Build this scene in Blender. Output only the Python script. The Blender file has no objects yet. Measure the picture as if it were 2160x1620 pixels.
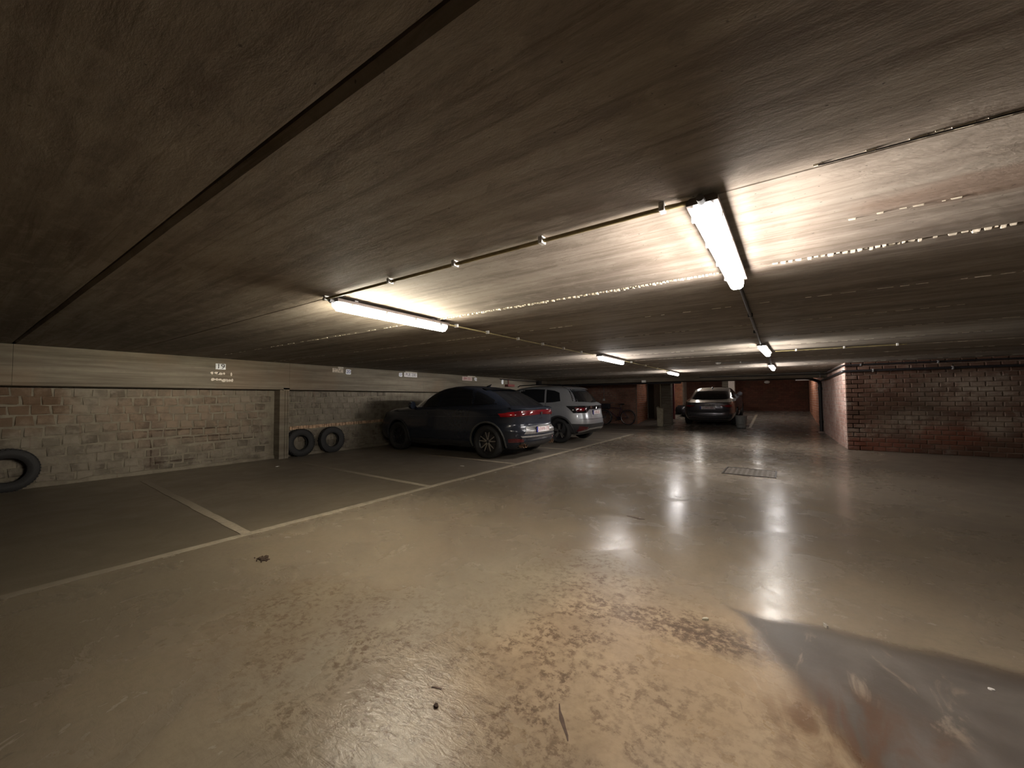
import bpy, bmesh, math, random
import numpy as np
from mathutils import Vector, Matrix, Euler
random.seed(7)
R = random.Random(11)
PI = math.pi
scene = bpy.context.scene
COL = scene.collection

# ------------------------------------------------------------------ camera
cam_d = bpy.data.cameras.new('camera')
cam = bpy.data.objects.new('camera', cam_d)
COL.objects.link(cam)
cam_d.sensor_width = 36.0
cam_d.lens = 819.83 / 2160 * 36.0
cam_d.clip_start = 0.02
cam_d.clip_end = 200
_rot = Matrix(((0.82822, 0.02663, 0.55977), (0.56037, -0.02827, -0.82776), (-0.00622, 0.99925, -0.03834)))
cam.matrix_world = Matrix.Translation((0, 0, 1.2)) @ _rot.to_4x4()
scene.camera = cam

# ------------------------------------------------------------------ world, exposure
w = bpy.data.worlds.new('world')
scene.world = w
w.use_nodes = True
w.node_tree.nodes['Background'].inputs[0].default_value = (0.5, 0.45, 0.4, 1)
w.node_tree.nodes['Background'].inputs[1].default_value = 0.01
scene.view_settings.view_transform = 'Standard'
scene.view_settings.look = 'None'
scene.view_settings.gamma = 1.0
scene.view_settings.use_curve_mapping = False
scene.view_settings.exposure = 0.78
scene.cycles.use_denoising = True
scene.cycles.max_bounces = 8
scene.cycles.diffuse_bounces = 5
scene.cycles.glossy_bounces = 3
scene.cycles.use_adaptive_sampling = True
scene.cycles.adaptive_threshold = 0.10
scene.cycles.adaptive_min_samples = 16
scene.cycles.sample_clamp_indirect = 6.0
# brightness of the tube lights: (strength, colour)
LAMP = dict(L1=(50, (1.0, .91, .72)), R1=(50, (1.0, .91, .84)), L2=(40, (1.0, .94, .90)), R2=(40, (1.0, .95, .88)),
            L3=(36, (1.0, .95, .92)), R3=(36, (1.0, .95, .92)), B1=(24, (1.0, .92, .84)), B2=(20, (1.0, .94, .88)))
SIDE = 5.5        # watts thrown sideways by each flank of a tube light
H = 1.98          # underside of the ceiling planks

# ------------------------------------------------------------------ object helpers
def empty(name, loc=(0, 0, 0), rot=(0, 0, 0)):
    o = bpy.data.objects.new(name, None)
    COL.objects.link(o)
    o.location = loc
    o.rotation_euler = rot
    o.empty_display_size = 0.1
    return o

def tag(o, label, cat=None, group=None, kind=None):
    if label: o['label'] = label
    if cat: o['category'] = cat
    if group: o['group'] = group
    if kind: o['kind'] = kind
    return o

def link(name, me, parent=None, loc=None):
    o = bpy.data.objects.new(name, me)
    COL.objects.link(o)
    if parent: o.parent = parent
    if loc: o.location = loc
    return o

def copy_tree(o, parent=None):
    c = o.copy()
    COL.objects.link(c)
    c.parent = parent
    for ch in list(o.children):
        copy_tree(ch, c)
    return c

class MB:
    def __init__(s):
        s.v = []; s.f = []; s.t = []; s.tone = 0.5
    def add(s, vs, fs):
        b = len(s.v)
        s.v += [tuple(v) for v in vs]
        s.f += [tuple(b + i for i in f) for f in fs]
        s.t += [s.tone] * len(fs)
        return s
    def box(s, lo, hi, m=None):
        x0, y0, z0 = lo; x1, y1, z1 = hi
        vs = [(x0,y0,z0),(x1,y0,z0),(x1,y1,z0),(x0,y1,z0),(x0,y0,z1),(x1,y0,z1),(x1,y1,z1),(x0,y1,z1)]
        if m is not None: vs = [m @ Vector(v) for v in vs]
        return s.add(vs, [(0,3,2,1),(4,5,6,7),(0,1,5,4),(1,2,6,5),(2,3,7,6),(3,0,4,7)])
    def tube(s, pts, r, n=10, cap=True, closed=False):
        pts = [Vector(p) for p in pts]
        k = len(pts); b = len(s.v); rings = []
        up = Vector((0, 0, 1)); prev = None
        for i, p in enumerate(pts):
            if closed: d = pts[(i+1) % k] - pts[i-1]
            else: d = pts[min(i+1, k-1)] - pts[max(i-1, 0)]
            if d.length < 1e-9: d = Vector((0, 0, 1))
            d.normalize()
            if prev is None:
                a = up if abs(d.dot(up)) < .95 else Vector((1, 0, 0))
                u = d.cross(a).normalized()
            else:
                u = prev - d * prev.dot(d)
                u = u.normalized() if u.length > 1e-6 else d.orthogonal().normalized()
            prev = u
            q = d.cross(u)
            rr = r[i] if isinstance(r, (list, tuple)) else r
            rings.append([p + (u * math.cos(2*PI*j/n) + q * math.sin(2*PI*j/n)) * rr for j in range(n)])
        vs = [v for ring in rings for v in ring]; fs = []
        for i in range(k if closed else k-1):
            for j in range(n):
                a0 = i*n+j; a1 = i*n+(j+1) % n; c0 = ((i+1) % k)*n+j; c1 = ((i+1) % k)*n+(j+1) % n
                fs.append((a0, a1, c1, c0))
        if cap and not closed:
            fs.append(tuple(range(n-1, -1, -1))); fs.append(tuple((k-1)*n+j for j in range(n)))
        return s.add(vs, fs)
    def cyl(s, a, b, r, n=16): return s.tube([a, b], r, n)
    def lathe(s, prof, n=40, m=None, closed=False):
        # prof: (radius, axial) pairs turned about the local Y axis
        vs = []; fs = []; k = len(prof)
        for i in range(n):
            a = 2*PI*i/n
            for r, h in prof:
                v = Vector((r*math.cos(a), h, r*math.sin(a)))
                vs.append(m @ v if m is not None else v)
        for i in range(n):
            for j in range(k if closed else k-1):
                a0 = i*k+j; a1 = i*k+(j+1) % k; b0 = ((i+1) % n)*k+j; b1 = ((i+1) % n)*k+(j+1) % k
                fs.append((a0, a1, b1, b0))
        return s.add(vs, fs)
    def prism(s, poly, h0, h1, m=None):
        n = len(poly)
        vs = [Vector((p[0], p[1], h0)) for p in poly] + [Vector((p[0], p[1], h1)) for p in poly]
        if m is not None: vs = [m @ v for v in vs]
        return s.add(vs, [tuple(range(n-1, -1, -1)), tuple(range(n, 2*n))] + [(i, (i+1) % n, n+(i+1) % n, n+i) for i in range(n)])
    def mesh(s, name, mat, smooth=False, bevel=0):
        me = bpy.data.meshes.new(name)
        me.from_pydata(s.v, [], s.f)
        bm = bmesh.new(); bm.from_mesh(me)
        lay = bm.faces.layers.float.new('tone') if False else None
        bmesh.ops.recalc_face_normals(bm, faces=bm.faces)
        if bevel:
            bmesh.ops.bevel(bm, geom=[e for e in bm.edges if len(e.link_faces) == 2 and e.calc_face_angle(0) > .5], offset=bevel, segments=2, profile=.7, affect='EDGES')
        bm.to_mesh(me); bm.free()
        if not bevel:
            at = me.attributes.new('tone', 'FLOAT', 'FACE')
            at.data.foreach_set('value', s.t)
        if smooth:
            for p in me.polygons: p.use_smooth = True
            if smooth != 'all':
                try: me.set_sharp_from_angle(angle=math.radians(38))
                except Exception: pass
        if mat: me.materials.append(mat)
        return me
    def build(s, name, mat, parent=None, smooth=False, bevel=0, loc=None):
        return link(name, s.mesh(name, mat, smooth, bevel), parent, loc)

# ------------------------------------------------------------------ node helpers
class NT:
    def __init__(s, name):
        s.m = bpy.data.materials.new(name); s.m.use_nodes = True
        s.t = s.m.node_tree; s.n = s.t.nodes; s.l = s.t.links
        s.b = s.n['Principled BSDF']
        s._pos = None
    def node(s, typ, **kw):
        n = s.n.new(typ)
        for k, v in kw.items(): setattr(n, k, v)
        return n
    def inp(s, n, i, v):
        if hasattr(v, 'links') or isinstance(v, bpy.types.NodeSocket): s.l.new(v, n.inputs[i])
        elif isinstance(v, (tuple, list)) and len(v) == 3 and n.inputs[i].type == 'RGBA': n.inputs[i].default_value = (*v, 1)
        else: n.inputs[i].default_value = v
    def pos(s):
        if s._pos is None: s._pos = s.node('ShaderNodeNewGeometry').outputs['Position']
        return s._pos
    def vec(s, sc, off=(0, 0, 0), src=None):
        n = s.node('ShaderNodeMapping')
        s.l.new(src or s.pos(), n.inputs[0])
        n.inputs['Scale'].default_value = sc; n.inputs['Location'].default_value = off
        return n.outputs[0]
    def noise(s, sc=(1, 1, 1), scale=1.0, detail=4, rough=.55, dist=0.0, off=(0, 0, 0)):
        n = s.node('ShaderNodeTexNoise')
        s.l.new(s.vec(sc, off), n.inputs['Vector'])
        n.inputs['Scale'].default_value = scale; n.inputs['Detail'].default_value = detail
        n.inputs['Roughness'].default_value = rough; n.inputs['Distortion'].default_value = dist
        return n.outputs['Fac']
    def ramp(s, v, a, b, lo=0.0, hi=1.0):
        n = s.node('ShaderNodeMapRange'); n.interpolation_type = 'SMOOTHSTEP'
        s.inp(n, 0, v); n.inputs[1].default_value = a; n.inputs[2].default_value = b
        n.inputs[3].default_value = lo; n.inputs[4].default_value = hi
        return n.outputs[0]
    def math(s, op, a, b=0.0, c=None):
        n = s.node('ShaderNodeMath', operation=op)
        s.inp(n, 0, a); s.inp(n, 1, b)
        if c is not None: s.inp(n, 2, c)
        return n.outputs[0]
    def mix(s, f, a, b, mode='MIX'):
        n = s.node('ShaderNodeMixRGB', blend_type=mode)
        s.inp(n, 0, f); s.inp(n, 1, a if not isinstance(a, tuple) else (*a, 1)); s.inp(n, 2, b if not isinstance(b, tuple) else (*b, 1))
        return n.outputs[0]
    def blob(s, c, r, wob=0.25, nz=None, soft=.35):
        # an irregular stain centred at c with radii r
        n = s.node('ShaderNodeMapping'); n.vector_type = 'POINT'
        s.l.new(s.pos(), n.inputs[0])
        n.inputs['Scale'].default_value = tuple(1.0/k for k in r)
        n.inputs['Location'].default_value = tuple(-a/k for a, k in zip(c, r))
        ln = s.node('ShaderNodeVectorMath', operation='LENGTH'); s.l.new(n.outputs[0], ln.inputs[0])
        d = ln.outputs['Value']
        if nz is not None: d = s.math('ADD', d, s.math('MULTIPLY', s.math('SUBTRACT', nz, .5), wob*4))
        return s.ramp(d, 1+soft, 1-soft)
    def attr(s, name='tone'):
        n = s.node('ShaderNodeAttribute'); n.attribute_name = name
        return n.outputs['Fac']
    def bump(s, h, st=.3, dist=.01, prev=None):
        n = s.node('ShaderNodeBump'); s.inp(n, 'Height', h)
        n.inputs['Strength'].default_value = st; n.inputs['Distance'].default_value = dist
        if prev is not None: s.l.new(prev, n.inputs['Normal'])
        return n.outputs[0]
    def out(s, col=None, rough=None, bump=None, metal=None, spec=None, coat=None):
        b = s.b
        if col is not None: s.inp(b, 'Base Color', col)
        if rough is not None: s.inp(b, 'Roughness', rough)
        if metal is not None: s.inp(b, 'Metallic', metal)
        if spec is not None: s.inp(b, 'Specular IOR Level', spec)
        if coat is not None:
            b.inputs['Coat Weight'].default_value = coat; b.inputs['Coat Roughness'].default_value = .05
        if bump is not None: s.l.new(bump, b.inputs['Normal'])
        return s.m

def plain(name, col, rough=.5, metal=0.0, var=.15, scale=30, spec=.5, coat=None, bump=.05):
    t = NT(name)
    nz = t.noise(scale=scale, detail=3)
    c = t.mix(t.ramp(nz, .3, .7), tuple(k*(1-var) for k in col), tuple(min(1, k*(1+var)) for k in col))
    return t.out(c, rough, t.bump(nz, bump, .002) if bump else None, metal, spec, coat)

def emit(name, col, st):
    t = NT(name)
    t.b.inputs['Base Color'].default_value = (.9, .9, .9, 1)
    t.b.inputs['Emission Color'].default_value = (*col, 1)
    t.b.inputs['Emission Strength'].default_value = st
    return t.m

# ------------------------------------------------------------------ materials
def mat_ceiling():
    t = NT('ceiling_concrete')
    streak = t.noise((.30, 5.5, 1), 1.2, 7, .66, .5)
    band = t.noise((.12, 1.7, 1), 1.5, 4, .55, .3, (3, 1, 0))
    fine = t.noise((4, 12, 4), 3.0, 6, .7)
    mott = t.noise((.8, 1.5, 1), 7, 7, .7, .4)
    c = t.mix(t.ramp(streak, .30, .66), (.165, .132, .102), (.29, .25, .205))
    c = t.mix(t.math('MULTIPLY', t.ramp(band, .50, .66), .55), c, (.105, .08, .06))
    c = t.mix(t.math('MULTIPLY', t.ramp(mott, .48, .66), .38), c, (.36, .32, .265))
    c = t.mix(t.math('MULTIPLY', t.ramp(mott, .46, .34), .35), c, (.115, .09, .07))
    vein = t.ramp(t.noise((.5, 13, 1), 1.5, 6, .7, .9, (0, 5, 0)), .53, .62)
    c = t.mix(t.math('MULTIPLY', vein, .45), c, (.12, .088, .06))
    rust = t.blob((.72, 2.12, H), (.42, .12, 1), .3, t.noise(scale=5))
    c = t.mix(t.math('MULTIPLY', rust, .45), c, (.16, .085, .05))
    dots = t.ramp(t.noise(scale=55, detail=1), .73, .78)
    c = t.mix(t.math('MULTIPLY', dots, .7), c, (.06, .045, .035))
    b = t.bump(fine, .35, .006)
    b = t.bump(mott, .35, .008, b)
    return t.out(c, .78, b, spec=.35)

def mat_floor():
    t = NT('painted_floor')
    big = t.noise(scale=.55, detail=4, dist=.4)
    mid = t.noise((1, 1, 1), 2.3, 6, .62, .5)
    fine = t.noise(scale=26, detail=8, rough=.72)
    grit = t.noise(scale=90, detail=5, rough=.7)
    sw = t.noise((1.3, .45, 1), 5, 5, .6, 1.2)
    c = t.mix(t.ramp(big, .34, .66), (.25, .205, .150), (.35, .288, .205))
    c = t.mix(t.math('MULTIPLY', t.ramp(mid, .34, .74), .45), c, (.235, .205, .165))
    # parking bays: greyer, dirtier concrete behind the painted line
    sx = t.node('ShaderNodeSeparateXYZ'); t.l.new(t.pos(), sx.inputs[0])
    X, Y = sx.outputs[0], sx.outputs[1]
    wob = t.math('MULTIPLY', t.math('SUBTRACT', mid, .5), .5)
    bay = t.ramp(t.math('ADD', X, t.math('MULTIPLY', wob, .3)), -3.92, -4.05)
    c = t.mix(t.math('MULTIPLY', bay, .65), c, (.135, .114, .088))
    # far half, right flank and near left: mixed towards darker brown-grey
    far = t.ramp(t.math('ADD', Y, t.math('MULTIPLY', wob, 3)), 2.9, 7.5)
    c = t.mix(t.math('MULTIPLY', far, .5), c, (.20, .175, .15))
    rt = t.ramp(t.math('ADD', X, t.math('MULTIPLY', wob, 1.5)), .2, 3.0)
    c = t.mix(t.math('MULTIPLY', rt, .6), c, (.125, .10, .074))
    lf = t.ramp(t.math('ADD', X, t.math('MULTIPLY', wob, 1.5)), -1.9, -3.3)
    c = t.mix(t.math('MULTIPLY', lf, t.ramp(Y, 1.9, .9, 0, .6)), c, (.14, .118, .085))
    rmp = t.ramp(Y, 17.25, 17.5)
    c = t.mix(t.math('MULTIPLY', rmp, .75), c, (.235, .215, .19))
    # worn, scuffed patches of brown dirt
    n5 = t.noise(scale=3.2, detail=6, rough=.65, dist=.6)
    speck = t.math('MULTIPLY', t.ramp(fine, .45, .58), t.ramp(t.noise(scale=7, detail=7, rough=.7, dist=.8), .40, .60))
    worn = None
    for cc, rr, k in [((-1.05, 2.15, 0), (.55, .75, 1), 1.0), ((-.60, 2.22, 0), (.35, .20, 1), 1.0), ((-.32, 2.17, 0), (.24, .12, 1), 1.0), ((-.80, 1.38, 0), (.18, .3, 1), 1.0), ((-1.75, 1.35, 0), (.42, .35, 1), .9),
                      ((-2.3, 1.25, 0), (.45, .3, 1), .8), ((-.85, 1.35, 0), (.75, .7, 1), .75), ((-1.3, 1.0, 0), (1.3, .3, 1), .7), ((-1.6, 2.0, 0), (.3, .2, 1), .4)]:
        m = t.math('MULTIPLY', t.blob(cc, rr, .35, n5, .5), k)
        worn = m if worn is None else t.math('MAXIMUM', worn, m)
    dirt = t.math('MULTIPLY', worn, t.math('MULTIPLY', speck, .9))
    tan = t.blob((-.5, 1.75, 0), (.85, .75, 1), .25, n5, .6)  # tan floor tone, lightened to paint in the bright pool under the right lamp
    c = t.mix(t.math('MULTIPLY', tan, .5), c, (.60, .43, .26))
    c = t.mix(t.math('MULTIPLY', t.math('MULTIPLY', worn, t.ramp(n5, .38, .62)), .35), c, (.19, .125, .08))
    c = t.mix(dirt, c, (.12, .068, .038))
    beige_patch = t.blob((-1.5, 2.1, 0), (.38, .55, 1), .3, n5, .4)  # beige patch mixed into the floor colour
    c = t.mix(t.math('MULTIPLY', beige_patch, .5), c, (.30, .265, .20))
    # grey repair patch in the near right corner with a dark rim
    d1 = t.math('SUBTRACT', t.math('ADD', t.math('MULTIPLY', X, .10), 2.60), Y)
    d2 = t.math('ADD', t.math('MULTIPLY', t.math('ADD', X, .10), .88), t.math('MULTIPLY', t.math('SUBTRACT', Y, 2.3), .47))
    dm = t.math('ADD', t.math('MINIMUM', d1, d2), t.math('MULTIPLY', t.math('SUBTRACT', n5, .5), .16))
    g = t.ramp(dm, -.01, .07)
    rim = t.math('MULTIPLY', t.ramp(dm, -.03, .02), t.ramp(dm, .14, .05))
    greyc = t.mix(t.ramp(mid, .35, .65), (.115, .10, .088), (.175, .157, .14))
    rough_g = g
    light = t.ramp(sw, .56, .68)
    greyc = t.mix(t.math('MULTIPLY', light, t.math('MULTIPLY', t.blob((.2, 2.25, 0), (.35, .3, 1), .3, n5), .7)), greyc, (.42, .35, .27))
    c = t.mix(g, c, greyc)
    c = t.mix(t.math('MULTIPLY', rim, .5), c, (.10, .075, .055))
    rustp = t.blob((.22, 1.83, 0), (.22, .3, 1), .4, n5, .5)
    c = t.mix(t.math('MULTIPLY', rustp, t.math('MULTIPLY', t.ramp(sw, .35, .6), .75)), c, (.13, .062, .032))
    dk = t.blob((-.24, 2.22, 0), (.22, .12, 1), .4, n5, .5)
    c = t.mix(t.math('MULTIPLY', dk, t.math('MULTIPLY', t.ramp(fine, .35, .6), .85)), c, (.10, .06, .04))
    dk2 = t.blob((-.62, 2.20, 0), (.34, .10, 1), .5, n5, .6)
    c = t.mix(t.math('MULTIPLY', dk2, t.math('MULTIPLY', t.ramp(fine, .40, .58), .7)), c, (.12, .072, .045))
    # surface patch round the access cover
    mp = t.blob((-.42, 7.25, 0), (.78, .92, 1), .22, n5, .10)
    c = t.mix(t.math('MULTIPLY', mp, .55), c, (.34, .29, .235))
    mr = t.math('MULTIPLY', mp, t.ramp(t.noise((1, 3, 1), 3.5, 4), .5, .62))
    c = t.mix(t.math('MULTIPLY', mr, .6), c, (.12, .10, .08))
    # small tyre scuffs
    sc = t.ramp(t.noise((4.5, 1.1, 1), 3.1, 3, .5, 2.2, (5, 2, 0)), .70, .735)
    c = t.mix(t.math('MULTIPLY', sc, .3), c, (.11, .085, .065))
    c = t.mix(t.math('MULTIPLY', t.ramp(fine, .40, .66), .16), c, (.12, .09, .06))
    rough = t.ramp(mid, .3, .7, .19, .31)
    rough = t.math('ADD', rough, t.math('MULTIPLY', worn, .12))
    rough = t.math('ADD', rough, t.math('MULTIPLY', bay, .22))
    rough = t.math('ADD', rough, t.math('MULTIPLY', rt, .12))
    rough = t.math('ADD', rough, t.math('MULTIPLY', g, .18))
    pol = t.blob((-1.22, 1.02, 0), (.45, .40, 1), .2, n5, .6)
    rough = t.math('SUBTRACT', rough, t.math('MULTIPLY', pol, .17))
    rough = t.math('MAXIMUM', rough, .07)
    b = t.bump(grit, .07, .002)
    b = t.bump(t.math('MULTIPLY', fine, t.math('ADD', t.math('MULTIPLY', worn, .8), .08)), .35, .006, b)
    rip = t.noise((1.2, 3.2, 1), 9, 4, .6, 1.6)
    near = t.math('ADD', t.ramp(Y, 2.6, 1.2, .12, .6), t.math('MULTIPLY', pol, .9))
    b = t.bump(t.math('MULTIPLY', rip, near), .22, .008, b)
    b = t.bump(sw, .10, .010, b)
    return t.out(c, rough, b, spec=.45)

def mat_line():
    t = NT('line_paint')
    nz = t.noise(scale=14, detail=6, rough=.7)
    sx = t.node('ShaderNodeSeparateXYZ'); t.l.new(t.pos(), sx.inputs[0])
    c = t.mix(t.ramp(nz, .35, .7), (.50, .44, .34), (.33, .28, .21))
    wx = t.math('ADD', sx.outputs[0], t.math('MULTIPLY', t.math('SUBTRACT', nz, .5), 3.0))
    wear = t.math('MAXIMUM', t.ramp(wx, -4.4, -6.8, 0, .88), t.ramp(t.math('ADD', sx.outputs[1], nz), 2.0, .8, 0, .75))
    c = t.mix(wear, c, (.20, .168, .13))
    return t.out(c, .5, t.bump(nz, .2, .003))

def mat_blocks():
    t = NT('wall_block')
    tone = t.attr()
    big = t.noise(scale=1.1, detail=5, rough=.6, dist=.4, off=(1, 4, 2))
    mid = t.noise(scale=7, detail=6, rough=.65)
    fine = t.noise(scale=60, detail=5)
    c = t.mix(tone, (.072, .061, .046), (.155, .134, .102))
    c = t.mix(t.math('MULTIPLY', t.ramp(mid, .40, .62), .75), c, (.20, .172, .135))
    c = t.mix(t.math('MULTIPLY', t.ramp(big, .45, .62), .4), c, (.21, .182, .14))
    rz = t.math('MAXIMUM', t.blob((-8.6, 2.55, .95), (1, 1.15, .5), .4, big, .5), t.blob((-8.6, .75, 1.1), (1, .5, .35), .4, big, .5))
    c = t.mix(t.math('MULTIPLY', rz, t.ramp(mid, .3, .6, .15, .5)), c, (.19, .12, .075))
    rz2 = t.blob((-8.6, .55, 1.15), (1, .5, .33), .5, mid, .5)
    c = t.mix(t.math('MULTIPLY', rz2, .6), c, (.085, .045, .022))
    blk = t.blob((-8.6, 2.05, .45), (1, .12, .5), .5, mid, .5)
    c = t.mix(t.math('MULTIPLY', blk, .45), c, (.09, .06, .045))
    for (yy, zz, ry, rz_) in [(2.6, .70, .75, .010), (2.75, .56, .8, .009), (3.1, .47, .5, .007), (2.4, .17, .35, .010), (2.02, .42, .014, .30)]:
        ck = t.blob((-8.6, yy, zz), (1, ry, rz_), .6, mid, .4)
        c = t.mix(t.math('MULTIPLY', ck, .8), c, (.035, .02, .012))
    run = t.math('MULTIPLY', t.ramp(t.noise((1, 9, .7), 1.6, 4, .6, .2), .58, .7), .6)
    c = t.mix(run, c, (.15, .11, .08))
    b = t.bump(mid, .5, .012); b = t.bump(fine, .3, .003, b)
    return t.out(c, .85, b, spec=.25)

def mat_mortar():
    t = NT('block_mortar')
    mid = t.noise(scale=6, detail=6, rough=.65)
    c = t.mix(t.ramp(mid, .3, .7), (.14, .12, .09), (.21, .185, .14))
    run = t.math('MULTIPLY', t.ramp(t.noise((1, 9, .7), 1.6, 4, .6, .2), .58, .7), .55)
    c = t.mix(run, c, (.12, .085, .06))
    return t.out(c, .9, t.bump(mid, .6, .012), spec=.2)

def mat_beam():
    t = NT('beam_concrete')
    s1 = t.noise((1, .5, 9), 1.6, 5, .6, .2)
    mid = t.noise(scale=9, detail=6, rough=.65)
    big = t.noise(scale=.9, detail=3)
    c = t.mix(t.ramp(s1, .3, .7), (.115, .097, .071), (.20, .175, .133))
    c = t.mix(t.math('MULTIPLY', t.ramp(mid, .45, .7), .35), c, (.13, .105, .08))
    c = t.mix(t.math('MULTIPLY', t.ramp(big, .5, .7), .35), c, (.20, .135, .085))
    b = t.bump(s1, .5, .01); b = t.bump(mid, .3, .005, b)
    return t.out(c, .85, b, spec=.25)

def mat_brick(name, dark, lite, pale, palek, dirt=.35):
    t = NT(name)
    tone = t.attr()
    big = t.noise(scale=1.0, detail=5, rough=.62, dist=.5, off=(0, 0, 3))
    mid = t.noise(scale=9, detail=6, rough=.65)
    fine = t.noise(scale=70, detail=4)
    c = t.mix(tone, dark, lite)
    c = t.mix(t.math('MULTIPLY', t.ramp(mid, .4, .7), .3), c, tuple(k*.45 for k in dark))
    pz = t.math('MULTIPLY', t.ramp(big, .47, .62), t.ramp(mid, .42, .6))
    c = t.mix(t.math('MULTIPLY', pz, palek), c, pale)
    c = t.mix(t.math('MULTIPLY', t.ramp(big, .52, .34), dirt), c, (.07, .05, .03))
    if name == 'red_brick':
        q = t.noise(scale=4, detail=6, rough=.7)
        pb = t.math('MAXIMUM', t.blob((2.44, 11.6, .62), (.55, 1, .28), .4, q, .5), t.math('MAXIMUM', t.blob((3.5, 11.6, .62), (.32, 1, .25), .4, q, .5), t.blob((3.2, 11.6, 1.3), (.7, 1, .35), .5, q, .6)))
        c = t.mix(t.math('MULTIPLY', pb, t.ramp(q, .38, .6, .15, .7)), c, (.40, .34, .27))
        rd = t.math('MAXIMUM', t.blob((2.95, 11.6, .42), (.5, 1, .22), .4, q, .5), t.blob((1.75, 11.6, .14), (.7, 1, .14), .4, q, .5))
        c = t.mix(t.math('MULTIPLY', rd, .55), c, (.24, .07, .04))
    b = t.bump(mid, .5, .01); b = t.bump(fine, .3, .002, b)
    return t.out(c, .82, b, spec=.3)

def mat_mortar2(name, a, b_):
    t = NT(name)
    mid = t.noise(scale=8, detail=6, rough=.65)
    return t.out(t.mix(t.ramp(mid, .3, .7), a, b_), .9, t.bump(mid, .5, .008), spec=.2)

CE = mat_ceiling(); FL = mat_floor(); LN = mat_line(); BK = mat_blocks(); MO = mat_mortar(); BE = mat_beam()
BR = mat_brick('red_brick', (.115, .058, .04), (.185, .10, .068), (.34, .28, .225), .7, .5)
BRD = mat_brick('dark_red_brick', (.085, .034, .022), (.13, .05, .032), (.16, .085, .06), .25)
BRO = mat_brick('orange_brick', (.36, .14, .075), (.50, .21, .12), (.5, .34, .24), .35, .15)
BRP = mat_brick('limewashed_brick', (.42, .25, .20), (.56, .38, .32), (.66, .57, .52), .9, .1)
MR = mat_mortar2('brick_mortar', (.17, .125, .095), (.27, .21, .165))
MRP = mat_mortar2('pale_brick_mortar', (.42, .35, .31), (.56, .48, .44))
MRD = mat_mortar2('dark_brick_mortar', (.06, .032, .022), (.09, .05, .036))
JM = plain('joint_mortar', (.60, .54, .43), .8, var=.2, scale=40, bump=.4)
RUB = plain('tyre_rubber', (.018, .017, .017), .75, scale=60, bump=.2)
CON = plain('conduit_plastic', (.33, .27, .13), .5)
GREYP = plain('grey_plastic', (.22, .22, .22), .45)
WHT = plain('white_plastic', (.72, .71, .68), .45)
HOUS = plain('lamp_housing', (.15, .125, .11), .6)
BLKP = plain('black_pipe', (.022, .02, .022), .35)
DKM = plain('dark_metal', (.06, .055, .055), .4, .6)
STL = plain('steel', (.5, .5, .5), .3, .9)
CHR = plain('chrome', (.8, .8, .8), .08, 1.0, bump=0)
GLS = plain('dark_glass', (.010, .012, .015), .04, bump=0, coat=1.0)
RED = plain('red_lens', (.30, .008, .012), .12, bump=0, coat=1.0)
DRED = plain('dark_red_lens', (.10, .006, .01), .12, bump=0, coat=1.0)
BLKG = plain('gloss_black', (.012, .012, .014), .1, bump=0)
CLAD = plain('black_cladding', (.03, .03, .032), .55)
CARB = plain('graphite_paint', (.020, .025, .038), .25, .15, var=.05, bump=0, coat=.45)
CARS = plain('silver_paint', (.44, .46, .49), .30, .55, var=.04, bump=0, coat=1.0)
CARG = plain('anthracite_paint', (.12, .12, .135), .22, .6, var=.05, bump=0, coat=1.0)
SILV = plain('silver_trim', (.5, .5, .5), .3, .8, bump=0)
PLT = plain('plate_white', (.78, .76, .76), .35, var=.03, bump=0)
PRED = plain('plate_red', (.32, .03, .05), .5, bump=0)
BLU = plain('eu_blue', (.02, .03, .25), .4, bump=0)
INK = plain('black_ink', (.015, .015, .015), .6, bump=0)
RIMA = plain('alloy_face', (.62, .60, .58), .25, .9, bump=0)
RIMD = plain('alloy_dark', (.025, .025, .028), .3, .3, bump=0)
PAINTP = plain('old_white_paint', (.62, .55, .46), .8, scale=50, bump=.4)

# ------------------------------------------------------------------ setting: floor
def ramp_z(y): return max(0.0, (y - 17.35) * .093)
fb = MB()
fb.add([(-8.7, -4.2, 0), (7.2, -4.2, 0), (7.2, 17.35, 0), (-8.7, 17.35, 0), (7.2, 23.6, ramp_z(23.6)), (-8.7, 23.6, ramp_z(23.6)),
        (-8.7, -4.2, -.15), (7.2, -4.2, -.15), (7.2, 17.35, -.15), (-8.7, 17.35, -.15), (7.2, 23.6, -.15), (-8.7, 23.6, -.15)],
       [(0, 1, 2, 3), (3, 2, 4, 5), (6, 7, 1, 0), (9, 8, 7, 6), (11, 10, 8, 9), (10, 11, 5, 4), (6, 0, 3, 9), (9, 3, 5, 11), (1, 7, 8, 2), (2, 8, 10, 4)])
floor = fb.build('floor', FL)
tag(floor, 'worn tan and grey painted concrete garage floor with glossy scuffed patches', kind='structure')

def strip(name, pts, wd, z=.0035, ends=None):
    mb = MB(); n = len(pts); vs = []; fs = []
    for i, p in enumerate(pts):
        a = Vector(pts[max(i-1, 0)]); b = Vector(pts[min(i+1, n-1)]); d = (b - a).normalized(); q = Vector((-d.y, d.x))
        j = R.uniform(-.006, .006)
        zz = z + ramp_z(p[1])
        l = Vector(p) + q*(wd/2+j); r = Vector(p) - q*(wd/2 - R.uniform(-.006, .006))
        vs += [(l.x, l.y, zz), (r.x, r.y, zz), (l.x, l.y, zz-.003), (r.x, r.y, zz-.003)]
    for i in range(n-1):
        a = 4*i; b = a+4
        fs += [(a, a+1, b+1, b), (a+2, a, b, b+2), (a+1, a+3, b+3, b+1)]
    fs += [(0, 2, 3, 1), (4*n-4, 4*n-3, 4*n-1, 4*n-2)]
    mb.add(vs, fs)
    return mb.build(name, LN, floor)
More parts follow.
